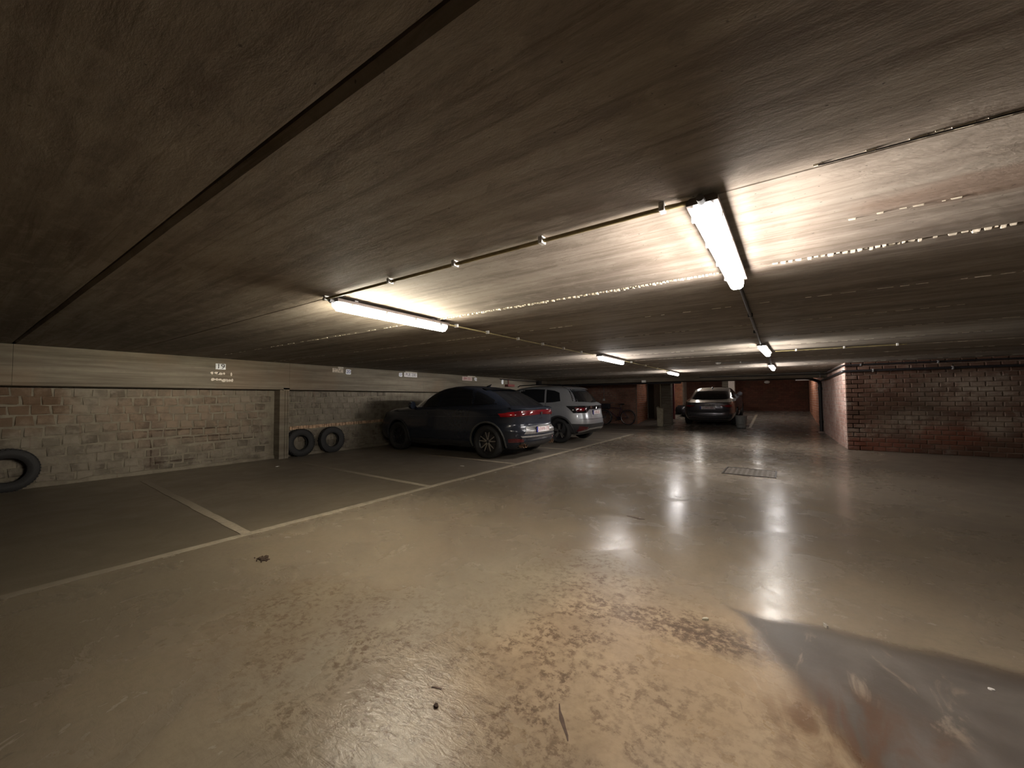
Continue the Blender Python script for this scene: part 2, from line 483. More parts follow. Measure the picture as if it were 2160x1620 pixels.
def seg(a, b, n): return [(a[0]+(b[0]-a[0])*i/n, a[1]+(b[1]-a[1])*i/n) for i in range(n+1)]
strip('painted_line', seg((-3.96, .25), (-3.96, 13.0), 60), .085)
for (y0, y1, x1) in [(1.60, 1.78, -7.9), (3.84, 3.95, -7.6), (6.02, 6.05, -8.2), (8.36, 8.4, -8.2), (10.75, 10.75, -8.2), (12.95, 12.95, -8.2)]:
    strip('painted_line', seg((-4.0, y0), (x1, y1), 20), .085)
strip('painted_line', seg((-8.2, 14.6), (-2.6, 15.0), 24), .08)
strip('painted_line', seg((-.84, 17.55), (-.75, 21.4), 10), .09, .006)
for pts in [[(-4.62, 17.5), (-4.3, 18.3), (-3.9, 18.9)]]:
    strip('painted_line', pts, .06, .006)

# drain channel at the foot of the ramp
ch = MB(); ch.box((-1.2, 17.16, -.01), (1.32, 17.30, .006))
o = ch.build('drain_channel', DKM); tag(o, 'dark narrow drain channel across the floor at the foot of the ramp', 'drain')
# access cover
cv = empty('access_cover', (-.37, 7.33, 0), (0, 0, math.radians(-1)))
tag(cv, 'rectangular metal access cover set in a patched area of the floor', 'manhole cover')
m = MB(); m.box((-.325, -.30, -.02), (.325, .30, .007)); 
for i in range(9):
    for j in range(9):
        x = -.28+.07*i; y = -.26+.065*j
        m.box((x-.018, y-.005, .007), (x+.018, y+.005, .010))
m.build('plate', plain('cover_metal', (.19, .165, .14), .55, .3, bump=.3), cv)
m = MB()
for lo, hi in [((-.36, -.335, -.02), (-.335, .335, .009)), ((.335, -.335, -.02), (.36, .335, .009)), ((-.335, -.335, -.02), (.335, -.31, .009)), ((-.335, .31, -.02), (.335, .335, .009))]:
    m.box(lo, hi)
m.build('frame', plain('frame_metal', (.06, .05, .045), .5, .4), cv)

# ------------------------------------------------------------------ setting: ceiling planks
ceil = empty('ceiling', (0, 0, H)); tag(ceil, 'low ceiling of long rough concrete planks with mortared joints', kind='structure')
PW = 1.082
y0 = .552 - 4*PW
def plank_mesh(x0, x1, w, name, step=.9):
    # underside with chamfered long edges; slightly uneven edge line
    mb = MB(); n = max(2, int((x1-x0)/step)); vs = []; fs = []
    for i in range(n+1):
        x = x0+(x1-x0)*i/n; j0 = R.uniform(-.003, .003); j1 = R.uniform(-.003, .003)
        vs += [(x, .004, .16), (x, .004+j0, .024), (x, .020+j0, .0), (x, w-.020+j1, .0), (x, w-.004+j1, .024), (x, w-.004, .16)]
    for i in range(n):
        for j in range(5):
            a = i*6+j; fs.append((a, a+6, a+7, a+1))
        fs.append((i*6+5, i*6+11, i*6+6, i*6))
    fs += [(0, 1, 2, 3, 4, 5), tuple(n*6+k for k in (5, 4, 3, 2, 1, 0))]
    return mb.add(vs, fs).mesh(name, CE)
pmesh = plank_mesh(-8.72, 7.2, PW, 'plank')
joints = []
k = 0; y = y0
while y < 15.25:
    o = link('plank', pmesh, ceil, (0, y, R.uniform(-.001, .001)))
    joints.append(y); y += PW
# backing slab closes the open joints
m = MB(); m.box((-8.9, -4.4, .16), (7.4, 17.4, .26)); m.build('slab', CE, ceil)
# mortar squeezed out of the joints: one lumpy bead each
def mortar(y, x0, x1, wd, dep, step, seed, gap=0.0):
    r = random.Random(seed); mb = MB(); x = x0
    while x < x1:
        L = step*r.uniform(.5, 1.6)
        if r.random() > gap:
            a = wd*r.uniform(.55, 1.15); d = dep*r.uniform(.3, 1.3); t = r.uniform(-.006, .006)
            mb.add([(x, y-a/2+t, .03), (x+L, y-a/2+t, .03), (x+L, y+a/2+t, .03), (x, y+a/2+t, .03),
                    (x+L*.2, y-a*.2+t, -d), (x+L*.75, y-a*.25+t, -d*.9), (x+L*.8, y+a*.25+t, -d), (x+L*.25, y+a*.2+t, -d*.8)],
                   [(0, 3, 2, 1), (4, 5, 6, 7), (0, 1, 5, 4), (1, 2, 6, 5), (2, 3, 7, 6), (3, 0, 4, 7)])
        x += L*.97
    o = mb.build('joint_mortar', JM, ceil); o['kind'] = 'stuff'
    o.location = (0, 0, 0)
for i, y in enumerate(joints):
    if y > .8:
        mb = MB(); mb.box((-8.7, y-.019, .0035 if y > 2 else .002), (7.2, y+.019, .04)); f_ = mb.build('joint_filler', CE, ceil)
    q = round((y-.552)/PW)
    if q == 2: mortar(y, -2.9, -.28, .042, .010, .02, 1); mortar(y, .0, 7.1, .040, .011, .028, 2, .1); mortar(y, -8.6, -2.9, .014, .002, .08, 8, .5)
    elif q == 1: mortar(y, .12, .62, .02, .004, .05, 3, .3)
    elif q == 3: mortar(y, -8.6, 7.1, .012, .002, .09, 4, .45)
    elif q in (4, 5, 6, 7): mortar(y, -8.6, 7.1, .014, .002, .12, q+20, .4)
    elif q > 7: mortar(y, -8.6, 7.1, .02, .003, .2, q+20, .3)
mortar(2.22, .28, .62, .014, .006, .035, 5, .25)     # drips left on the soffit

# back part ceiling (over the ramp), higher
m = MB(); m.box((-8.9, 15.6, .30), (7.4, 23.8, .42)); m.build('slab', CE, ceil)

# ------------------------------------------------------------------ masonry builder
def masonry(wall, org, ud, nd, length, height, bw, bh, jt, mat, n_ind, cx, name='brick', rough=.006, depth=.02, stagger=True, seed=0, wavy=0.0, top=None):
    """courses of units on the plane org + u*ud + z; nd faces the room. The n_ind units nearest to the camera are objects, the rest one mesh"""
    r = random.Random(seed); ud = Vector(ud); nd = Vector(nd); org = Vector(org)
    var = []
    for k in range(10):
        mb = MB(); mb.tone = (k+.5)/10
        a = bw/2 - jt/2; b = bh/2 - jt/2; c = min(.012, b*.35)
        j = lambda: r.uniform(-rough, rough)
        def P(u, v, n): return ud*u + Vector((0, 0, v)) + nd*n
        back = [P(-a, -b, -.01), P(a, -b, -.01), P(a, b, -.01), P(-a, b, -.01)]
        mid = [P(-a+j(), -b+j(), depth*.5), P(a+j(), -b+j(), depth*.5), P(a+j(), b+j(), depth*.5), P(-a+j(), b+j(), depth*.5)]
        fr = [P(-a+c+j(), -b+c+j(), depth+j()*.6), P(a-c+j(), -b+c+j(), depth+j()*.6), P(a-c+j(), b-c+j(), depth+j()*.6), P(-a+c+j(), b-c+j(), depth+j()*.6)]
        fs = [(8, 9, 10, 11)]
        for s0 in (0, 4):
            for i in range(4): fs.append((s0+i, s0+(i+1) % 4, s0+4+(i+1) % 4, s0+4+i))
        mb.add(back+mid+fr, fs)
        var.append(mb)
    meshes = [mb.mesh(name, mat) for mb in var]
    halves = {}
    def piece(k, f):
        # variant k cut to the width fraction f
        f = round(f*4)/4
        if f >= 1: return var[k], meshes[k]
        if (k, f) not in halves:
            mb = MB(); mb.tone = (k+.5)/10; sc_ = (bw*f-jt)/(bw-jt)
            vs = []
            for v in var[k].v:
                v = Vector(v); u_ = v.dot(ud); vs.append(v - ud*u_ + ud*u_*sc_)
            mb.add(vs, var[k].f); halves[(k, f)] = (mb, mb.mesh(name, mat))
        return halves[(k, f)]
    units = []
    nr = int(height/bh + .001)
    bh2 = height/nr
    for i in range(nr):
        z = (i+.5)*bh2; u0 = -(bw/2 if (i % 2 and stagger) else 0) - r.uniform(0, 1)*wavy
        while u0 < length:
            a_ = max(0, u0); b_ = min(length, u0+bw); f = (b_-a_)/bw
            if f > .2:
                f = max(.25, int(f*4+.05)/4); u = a_+bw*f/2 if a_ > 0 or u0 >= 0 else b_-bw*f/2
                p = org + ud*u + Vector((0, 0, z + wavy*.25*math.sin(u*1.7+i)))
                if not (top and top(u, z)): units.append((((p-Vector(cx)).length), p, r.randrange(10), f))
            u0 += bw
    units.sort(key=lambda t: t[0])
    for d, p, k, f in units[:n_ind]:
        o = link(name, piece(k, f)[1], wall, None); o.location = p - wall.location
    rest = units[n_ind:]
    if rest:
        mb = MB()
        for d, p, k, f in rest:
            mb.tone = (k+.5)/10; q = piece(k, f)[0]
            mb.add([Vector(v)+p for v in q.v], q.f)
        o = mb.build(name, mat, wall); o['kind'] = 'stuff'
        o.location = -Vector(wall.location)

# left wall: recessed block infill, concrete posts and edge beams
wl = empty('wall_left', (-8.65, 0, 0)); tag(wl, 'stained block wall set back under a concrete edge beam', kind='structure')
m = MB(); m.box((-.25, -4.3, -.1), (0, 23.8, 1.99)); m.build('wall_backing', MO, wl)
wlv = Vector((0, 0, 0))
masonry(wl, (-8.65, .28, 0), (0, 1, 0), (1, 0, 0), 6.45, 1.42, .19, .142, .024, BK, 300, (-8.6, 2.6, .8), 'block', .014, .012, seed=3, wavy=.08, top=lambda u, z: 3.52 < u < 3.86 or (u > 3.86 and .60 < z < .66))
m = MB(); mm = random.Random(5)
y = -4.0
BY = [-3.6, .55, 4.12, 7.85, 11.6, 15.3]
for a, b in zip(BY[:-1], BY[1:]):
    mb = MB(); g = .0015
    prof = [(-.02, H-.005), (.25, H-.005), (.25, 1.47), (.262, 1.455), (.262, 1.425), (.235, 1.415), (-.02, 1.415)]
    vs = [(px, a+g, pz) for px, pz in prof] + [(px, b-g, pz) for px, pz in prof]; n = len(prof)
    mb.add(vs, [tuple(range(n)), tuple(range(2*n-1, n-1, -1))] + [(i, (i+1) % n, n+(i+1) % n, n+i) for i in range(n)])
    mb.build('edge_beam', BE, wl)
for yy in (.27, 4.03, 11.6, 15.2):
    mb = MB()
    mb.box((-.02, yy-.09, 0), (.235, yy+.01, 1.415)); mb.box((-.02, yy+.01, 0), (.25, yy+.045, 1.415)); mb.box((-.02, yy+.045, 0), (.238, yy+.06, 1.415)); mb.box((-.02, yy+.06, 0), (.25, yy+.09, 1.415))
    mb.box((-.02, yy-.035, 1.40), (.262, yy+.09, 1.47))
    mb.build('post', BE, wl, bevel=.004)
# smooth render apron along the foot of the wall and exposed tile course
mb = MB(); n = 40; r5 = random.Random(9); vs = []; fs = []
for i in range(n+1):
    yy = .35 + (6.6)*i/n; h = .03+r5.uniform(0, .045); d = .05+r5.uniform(-.01, .025)
    vs += [(.0, yy, h+.02), (d*.6, yy, h), (d, yy, 0.0)]
for i in range(n):
    a = i*3; fs += [(a, a+3, a+4, a+1), (a+1, a+4, a+5, a+2)]
mb.add(vs, fs); mb.build('mortar_fillet', MO, wl)
OR = plain('orange_tile', (.38, .25, .155), .8, var=.4, scale=12, bump=.3)
tm = []
for k in range(4):
    mb = MB(); a = .042+.012*k; mb.box((0, -a/2, -.036), (.028+.003*k, a/2, .034)); tm.append((mb.mesh('tile', OR, bevel=.003), a))
yy = 4.25; 
while yy < 6.9:
    me, a = tm[R.randrange(4)]; zz = .60 + (yy-4.25)*.022
    o = link('tile', me, wl, (.0, yy+a/2, zz+R.uniform(-.003, .003))); yy += a+.008

# right-hand walls
BX = 1.34
wr = empty('wall_right', (BX, 11.62, 0)); tag(wr, 'red brick wall with pale lime bloom below two dark pipes', kind='structure')
m = MB(); m.box((.0, 0, -.1), (6.2, .3, 2.0)); m.build('wall_backing', MR, wr)
masonry(wr, (BX, 11.62, 0), (1, 0, 0), (0, -1, 0), 4.6, 1.98, .212, .099, .012, BR, 300, (2.4, 11.6, .9), 'brick', .004, .014, seed=5)
ws = empty('wall_passage', (BX, 11.62, 0)); tag(ws, 'pale pinkish limewashed brick return wall along the passage', kind='structure')
m = MB(); m.box((.001, 0.0, -.1), (.3, 12.0, 2.25)); m.build('wall_backing', MRP, ws)
masonry(ws, (BX, 11.62, 0), (0, 1, 0), (-1, 0, 0), 5.0, 1.98, .212, .099, .012, BRP, 40, (BX, 11.6, 1.2), 'brick', .003, .008, seed=6)
masonry(ws, (BX, 16.9, .0), (0, 1, 0), (-1, 0, 0), 6.2, 2.2, .212, .099, .012, BRO, 0, (BX, 11.6, 1.2), 'brick', .003, .008, seed=7)

# far walls
we = empty('wall_end', (-1.6, 23.0, 0)); tag(we, 'dark red brick wall closing the top of the ramp', kind='structure')
m = MB(); m.box((-4.0, .0, -.1), (2.95, .3, 2.35)); m.build('wall_backing', MRD, we)
masonry(we, (-4.0, 23.0, .3), (1, 0, 0), (0, -1, 0), 5.34, 1.98, .212, .099, .012, BRD, 0, (0, 0, 0), 'brick', .003, .012, seed=8)
wp = empty('wall_pier', (-4.85, 22.0, 0)); tag(wp, 'orange brick pier to the left of the parked saloon', kind='structure')
m = MB(); m.box((0, 0.02, -.1), (.85, 1.2, 2.35)); m.box((-.35, -.35, -.1), (0, 1.2, 2.35)); m.build('wall_backing', MR, wp)
masonry(wp, (-4.62, 22.02, .3), (1, 0, 0), (0, -1, 0), .62, 1.98, .212, .099, .012, BRO, 0, (0, 0, 0), 'brick', .003, .012, seed=9)
wc = empty('wall_pillar', (-1.95, 22.4, 0)); tag(wc, 'narrow white-painted pillar behind the parked saloon', kind='structure')
m = MB(); m.box((0, 0, -.1), (.27, .6, 2.35)); m.build('pillar_face', plain('white_wall_paint', (.70, .62, .55), .6), wc, bevel=.006)
m = MB(); m.box((-.28, .1, -.1), (-.001, .6, 2.35)); m.build('pillar_side', BE, wc)
wb = empty('wall_back', (-8.65, 17.7, 0)); tag(wb, 'red brick wall behind the parked bicycles', kind='structure')
m = MB(); m.box((0, 0, -.1), (3.48, .3, 2.35)); m.build('wall_backing', MR, wb)
masonry(wb, (-8.65, 17.7, 0), (1, 0, 0), (0, -1, 0), 3.48, 1.98, .212, .099, .012, mat_brick('bike_wall_brick', (.26, .13, .095), (.36, .18, .125), (.5, .36, .28), .4), 0, (0, 0, 0), 'brick', .003, .012, seed=10)
wt = empty('wall_return', (-5.17, 17.7, 0)); tag(wt, 'orange-pink brick return wall beside the bicycles', kind='structure')
m = MB(); m.box((-.3, .02, -.1), (0, 1.75, 2.35)); m.build('wall_backing', MRP, wt)
masonry(wt, (-5.17, 17.7, 0), (0, 1, 0), (1, 0, 0), 1.75, 1.98, .212, .099, .012, BRO, 0, (0, 0, 0), 'brick', .003, .012, seed=11)
wd = empty('wall_storeroom', (-5.2, 19.45, 0)); tag(wd, 'grey concrete storeroom wall behind the column', kind='structure')
m = MB(); m.box((.34, 0, -.1), (1.15, .15, 2.35)); m.build('wall_backing', BE, wd)
m = MB(); m.box((.03, .12, -.1), (.34, .2, 2.35)); m.build('recess', plain('recess_dark', (.05, .035, .02), .8), wd)
m = MB(); m.box((1.15, .0, -.1), (1.27, .1, 2.35)); m.build('panel', plain('red_panel', (.16, .03, .03), .6), wd)
dn = empty('door_1', (-4.83, 19.43, ramp_z(19.4))); tag(dn, 'plain grey-brown storeroom door', kind='structure')
m = MB(); m.box((.0, -.035, 0), (.66, -.004, 1.75)); m.build('door_leaf', plain('door_grey', (.15, .135, .105), .6), dn, bevel=.004)
m = MB(); m.cyl((.58, -.07, .95), (.58, -.03, .95), .012, 10); m.cyl((.50, -.07, .95), (.59, -.07, .95), .009, 8); m.build('door_handle', STL, dn, smooth=True)

# far cross beam with services
cb = MB()
cb.box((-8.66, 15.22, 1.815), (1.36, 15.85, H-.002))
o = cb.build('beam_cross', BE); tag(o, 'rough dark concrete beam crossing the ceiling before the ramp', kind='structure')
# closing walls out of view
o = MB().box((7.1, -4.3, -.1), (7.3, 11.62, 2.0)).build('wall_side', MR); tag(o, None, kind='structure')
o = MB().box((-8.7, -4.4, -.1), (7.3, -4.2, 2.0)).build('wall_front', BE); tag(o, None, kind='structure')

# ------------------------------------------------------------------ columns, pipes, services
cl = empty('concrete_column', (-3.88, 17.75, 0)); tag(cl, 'square grey concrete column between the bicycles and the dark saloon', 'column')
m = MB(); m.box((-.19, -.19, 0), (.19, .19, 2.28)); m.build('shaft', BE, cl, bevel=.012)
pg = empty('pipe_guard', (-4.10, 17.42, 0)); tag(pg, 'short pale concrete pipe guard standing in front of the grey column', 'pipe guard')
m = MB(); m.add([(-.11, -.09, 0), (.11, -.09, 0), (.11, .09, 0), (-.11, .09, 0), (-.13, -.1, .80), (.13, -.1, .74), (.13, .1, .76), (-.13, .1, .84)],
                [(0, 3, 2, 1), (4, 5, 6, 7), (0, 1, 5, 4), (1, 2, 6, 5), (2, 3, 7, 6), (3, 0, 4, 7)])
m.build('sleeve', plain('pale_concrete', (.40, .36, .26), .85, scale=14, bump=.5), pg, bevel=.008)
m = MB(); m.cyl((0.02, 0, .7), (0.02, 0, 1.95), .03, 12); m.build('pipe', plain('olive_pipe', (.22, .19, .12), .5), pg, smooth=True)

def pipe_run(name, label, cat, pts, r, mat, rings=None, n=12, bend=.05):
    root = empty(name, pts[0]); o0 = Vector(pts[0])
    tag(root, label, cat)
    P = [Vector(p)-o0 for p in pts]; out = [P[0]]
    for i in range(1, len(P)-1):
        a, b, c = P[i-1], P[i], P[i+1]
        d1 = (a-b).normalized(); d2 = (c-b).normalized(); bb = min(bend, (a-b).length*.4, (c-b).length*.4)
        for t in (0, .25, .5, .75, 1):
            out.append((b+d1*bb)*(1-t)**2 + b*2*t*(1-t) + (b+d2*bb)*t*t)
    out.append(P[-1])
    MB().tube(out, r, n).build('pipe', mat, root, smooth=True)
    return root
p1 = pipe_run('pipe', 'upper of the two dark pipes along the right brick wall', 'pipe', [(7.0, 11.54, 1.915), (1.28, 11.54, 1.915), (1.28, 15.12, 1.90), (-2.2, 15.14, 1.92)], .017, BLKP)
p2 = pipe_run('pipe', 'lower of the two dark pipes along the right brick wall', 'pipe', [(7.0, 11.54, 1.78), (1.28, 11.54, 1.78), (1.28, 15.12, 1.74), (1.28, 16.6, 1.74)], .026, BLKP)
pc = MB()
def clip_at(parent, p, sx, sy, sz, mat=GREYP, name='clip'):
    mb = MB(); mb.box((p[0]-sx, p[1]-sy, p[2]-sz), (p[0]+sx, p[1]+sy, p[2]+sz)); return mb.build(name, mat, parent, bevel=.002)
for i in range(5):
    clip_at(p1, (-5.4+i*1.2, 0, .0), .012, .03, .024); clip_at(p2, (-5.2+i*1.2, 0, .0), .012, .035, .033)
p3 = pipe_run('drainpipe', 'black vertical drainpipe with a collar by the passage wall', 'pipe', [(1.27, 16.75, .03), (1.27, 16.75, 1.72), (.9, 16.2, 1.84), (-3.6, 16.15, 1.86)], .05, BLKP, n=16, bend=.12)
MB().cyl((0, 0, .28), (0, 0, .38), .062, 16).build('collar', BLKP, p3, smooth=True); MB().cyl((0, 0, 1.4), (0, 0, 1.5), .062, 16).build('collar', BLKP, p3, smooth=True)
m = MB(); m.box((-.09, -.09, -.03), (.09, .09, .01)); m.build('footing', plain('footing_concrete', (.4, .3, .25), .8), p3, bevel=.004)
pipe_run('pipe', 'thin pale pipe bending down the end of the cross beam', 'pipe', [(-.2, 15.18, 1.955), (1.16, 15.16, 1.955), (1.16, 15.16, 1.80)], .011, GREYP)
pipe_run('pipe', 'thick dark pipe hung under the cross beam above the bicycles', 'pipe', [(-8.3, 15.6, 1.78), (-4.7, 15.6, 1.79), (-2.9, 15.6, 1.775)], .04, BLKP)
pipe_run('pipe', 'thin pipe along the top of the left edge beam', 'pipe', [(-8.34, 11.6, 1.93), (-8.34, 14.20, 1.92)], .018, DKM)

# cable conduits on the ceiling
zc = H-.022
def conduit(label, pts, clips, r=.0095, mat=CON, white=True):
    root = pipe_run('cable_conduit', label, 'conduit', pts, r, mat, bend=.03)
    o0 = Vector(pts[0])
    for c in clips:
        p = Vector(c)-o0
        along_x = abs(Vector(pts[1])[0]-Vector(pts[0])[0]) > abs(Vector(pts[1])[1]-Vector(pts[0])[1])
        mb = MB(); s = (.011, .02) if along_x else (.02, .011)
        mb.box((p.x-s[0], p.y-s[1], p.z-.014), (p.x+s[0], p.y+s[1], p.z+.02)); mb.build('clip', WHT if white else DKM, root, bevel=.003)
    return root
conduit('yellowish conduit joining the two nearest tube lights across the ceiling', [(-2.80, 1.61, zc), (-.33, 1.61, zc), (-.24, 1.62, zc)],
        [(-2.76, 1.61, zc), (-2.03, 1.61, zc), (-1.47, 1.61, zc), (-.91, 1.61, zc), (-.355, 1.61, zc)])
conduit('thin conduit between the left nearest tube light and the next beyond', [(-2.73, 2.90, zc), (-2.62, 6.46, zc)], [(-2.72, 3.0, zc)]+[(-2.70+i*.02, 3.5+i*.6, zc) for i in range(5)], .008)
conduit('thin conduit leading to the far left tube light under the cross beam', [(-2.53, 7.75, zc), (-2.46, 11.45, zc)], [(-2.5, 8.2+i*1.1, zc) for i in range(3)], .008)
conduit('dark cable running from the brightest right tube light to the next', [(-.18, 2.84, zc), (-.15, 6.5, zc)], [(-.17, 4.2, zc), (-.17, 5.3, zc)], .012, DKM, False)
conduit('dark cable between the second and third right tube lights', [(-.08, 7.85, zc), (-.06, 9.7, zc), (-.05, 10.6, zc)], [(-.07, 9.0, zc)], .02, DKM, False)
conduit('thin yellow conduit running off toward the right brick wall', [(.02, 7.75, zc), (1.6, 7.85, zc)], [(.3, 7.76, zc), (.9, 7.8, zc), (1.5, 7.84, zc)], .0065)
conduit('thin grey conduit from the ceiling smoke detector', [(-.95, 9.66, zc), (-.14, 9.8, zc)], [(-.6, 9.71, zc)], .006, GREYP)
conduit('old wire stapled along a ceiling joint at the upper right', [(.14, 1.632, H-.004), (.60, 1.634, H-.004)], [], .0022, DKM)

sd = empty('smoke_detector', (-1.02, 9.64, H)); tag(sd, 'round pale smoke detector on the ceiling before the cross beam', 'smoke detector')
m = MB(); m.lathe([(0, -.045), (.035, -.045), (.05, -.03), (.055, -.012), (.055, 0), (0, 0)], 24, Matrix.Rotation(PI/2, 4, 'X').inverted() @ Matrix.Identity(4)); 
# lathe turns about Y: stand it upright
m.v = [(x, -z if False else y, z) for (x, y, z) in m.v]
mb = MB(); mb.tube([(0, 0, 0), (0, 0, -.012), (0, 0, -.03), (0, 0, -.045)], [.055, .055, .05, .03], 24); mb.build('head', WHT, sd, smooth=True)
mb = MB(); mb.tube([(0, 0, .0), (0, 0, -.010)], .065, 24); mb.build('base', GREYP, sd, smooth=True)

# ------------------------------------------------------------------ tube lights
CAPM = emit('lit_end_cap', (1, .95, .9), 2.2)
def tube_light(label, c, L, key, ang=0.0, z=H, drop=.0, group='ceiling tube lights'):
    st, col = LAMP[key]
    root = empty('tube_light', (c[0], c[1], z), (0, 0, ang)); tag(root, label, 'light', group)
    h = L/2; y0 = -.015-drop
    hw = .056
    m = MB()
    prof = [(-hw, y0-.028), (-hw, y0-.010), (-hw+.015, y0), (hw-.015, y0), (hw, y0-.010), (hw, y0-.028)]
    n = len(prof)
    vs = [(x, -h, zz) for x, zz in prof] + [(x, h, zz) for x, zz in prof]
    m.add(vs, [tuple(range(n)), tuple(range(2*n-1, n-1, -1))] + [(i, (i+1) % n, n+(i+1) % n, n+i) for i in range(n)])
    m.build('housing', HOUS, root, bevel=.003)
    # cover: U-shaped, tapered ends
    pr = [(-.037, 0), (-.037, -.030), (-.033, -.048), (-.019, -.060), (.019, -.060), (.033, -.048), (.037, -.030), (.037, 0)]
    k = len(pr); vs = []; fs = []
    rows = [(-h+.03, 1, 1), (0, 1, 1), (h-.03, 1, 1)]
    for (yy, sx, sz) in rows:
        vs += [(x*sx, yy, y0-.028+zz*sz) for x, zz in pr]
    for i in range(len(rows)-1):
        for j in range(k-1): a = i*k+j; fs.append((a, a+1, a+k+1, a+k))
        fs.append((i*k+k-1, i*k, (i+1)*k, (i+1)*k+k-1))
    fs += [tuple(range(k)), tuple((len(rows)-1)*k+j for j in range(k-1, -1, -1))]
    MB().add(vs, fs).build('cover', emit('lit_cover_'+key, col, st), root, smooth=True)
    for s_ in (-1, 1):
        ce = MB(); vs = [(x, s_*(h-.03), y0-.028+zz) for x, zz in pr] + [(x*.8, s_*(h-.002), y0-.028+zz*.6) for x, zz in pr]
        ce.add(vs, [tuple(range(k)), tuple(range(2*k-1, k-1, -1))] + [(i, (i+1) % k, k+(i+1) % k, k+i) for i in range(k)])
        ce.build('end_cap', CAPM, root, smooth=True)
    for s_ in (-1, 1):          # the prismatic flanks of the cover throw light sideways along the ceiling
        ld = bpy.data.lights.new('flank_light', 'AREA'); ld.shape = 'RECTANGLE'; ld.size = L-.08; ld.size_y = .034
        ld.energy = SIDE*st/40; ld.color = col; ld.spread = math.radians(52)
        lo = bpy.data.objects.new('flank_light', ld); COL.objects.link(lo); lo.parent = root
        lo.matrix_local = Matrix(((0, 0, -s_, s_*.0395), (s_, 0, 0, 0), (0, -1, 0, y0-.058), (0, 0, 0, 1)))
    cm = MB(); cm.box((-.006, -.012, -.018), (.004, .012, .008)); cme = cm.mesh('clip', STL, bevel=.002)
    for s in (-1, 1):
        for q in range(4):
            link('clip', cme, root, (s*(hw-.004), -h+.12+(L-.24)*q/3, y0-.028))
    bm_ = MB().box((-.02, -.015, y0-.002), (.02, .015, 0)).mesh('bracket', STL)
    for s in (-1, 1): link('bracket', bm_, root, (0, s*(h-.18), 0))
    g = MB().tube([(0, -h-.035, y0-.022), (0, -h+.002, y0-.022)], .014, 12).mesh('cable_gland', GREYP, smooth=True)
    link('cable_gland', g, root)
    return root
tube_light('warm lit tube light on the ceiling, left of the two nearest', (-2.73, 2.25), 1.20, 'L1')
tube_light('bright tube light nearest on the right, trailing a dark cable', (-.195, 2.21), 1.22, 'R1', math.radians(-1.5))
tube_light('second tube light along the left row, above the cars', (-2.53, 7.10), 1.27, 'L2', 0)
tube_light('second tube light along the right row, above the access cover', (-.11, 7.15), 1.2, 'R2', math.radians(-3))
tube_light('far left tube light hung just before the cross beam', (-2.46, 12.1), 1.27, 'L3')
tube_light('far right tube light hung just before the cross beam', (-.04, 11.3), 1.27, 'R3', math.radians(-2))
tube_light('left tube light behind the cross beam, over the dark saloon', (-3.1, 20.3), 1.27, 'B1', z=2.28)
tube_light('right tube light behind the cross beam, over the open ramp bay', (-.7, 20.2), 1.27, 'B2', z=2.28)

# ------------------------------------------------------------------ tyres against the wall
def tyre_profile(ro, ri, wd):
    h = wd/2
    return [(ri, -h*.62), (ri+.012, -h*.80), (ri+.05, -h*.98), (ro-.06, -h), (ro-.022, -h*.93), (ro-.006, -h*.78), (ro, -h*.5), (ro, h*.5), (ro-.006, h*.78), (ro-.022, h*.93), (ro-.06, h), (ri+.05, h*.98), (ri+.012, h*.80), (ri, h*.62), (ri+.006, h*.5), (ro-.03, h*.72), (ro-.022, 0), (ro-.03, -h*.72), (ri+.006, -h*.5)]
def tyre(label, loc, ro, ri, wd, rot, group='old tyres against the left wall'):
    root = empty('tyre', loc, rot); tag(root, label, 'tyre', group)
    m = MB(); m.lathe(tyre_profile(ro, ri, wd), 56, None, closed=True); m.build('carcass', RUB, root, smooth=True)
    m = MB()
    for i in range(44):
        a = 2*PI*i/44
        mt = Matrix.Rotation(-a, 4, 'Y')
        for k, yy in enumerate((-.36, -.12, .12, .36)):
            m.box((ro-.004, yy*wd-wd*.085, -.011), (ro+.005, yy*wd+wd*.085, .011), mt @ Matrix.Rotation((.02 if k % 2 else -.02), 4, 'Y'))
    o = m.build('tread_pattern', RUB, root); o['kind'] = 'stuff'
    return root
# local Y is the axle: lay it along world X and lean the top against the wall
tyre('old black tyre leaning on the block wall, furthest from the cars', (-8.545, .55, .283), .285, .165, .16, (0, 0, PI/2))
tyre('old black tyre leaning on the wall right beside the concrete post', (-8.49, 4.40, .288), .29, .155, .17, (math.radians(-4), 0, PI/2))
tyre('old black tyre leaning on the wall between its twin and the dark car', (-8.52, 5.14, .288), .29, .16, .13, (math.radians(-3), 0, PI/2))

# ------------------------------------------------------------------ text helper
def text_mesh(name, txt, size, mat, parent, mtx, ext=.001, sx=1.0, font=None):
    cu = bpy.data.curves.new(name, 'FONT'); cu.body = txt; cu.size = size; cu.extrude = ext; cu.align_x = 'CENTER'; cu.align_y = 'CENTER'
    to = bpy.data.objects.new('tmp_text', cu); COL.objects.link(to)
    dg = bpy.context.evaluated_depsgraph_get()
    me = bpy.data.meshes.new_from_object(to.evaluated_get(dg))
    COL.objects.unlink(to); bpy.data.objects.remove(to)
    me.transform(Matrix.Diagonal((sx, 1, 1, 1))); me.transform(mtx)
    me.materials.clear(); me.materials.append(mat)
    me.name = name
    return link(name, me, parent)
# text lies in XY facing +Z.  frame(): right vector, up vector -> 4x4
def frame(p, right, up):
    r_ = Vector(right).normalized(); u = Vector(up).normalized(); n = r_.cross(u)
    mt = Matrix((r_, u, n)).transposed().to_4x4(); mt.translation = Vector(p); return mt

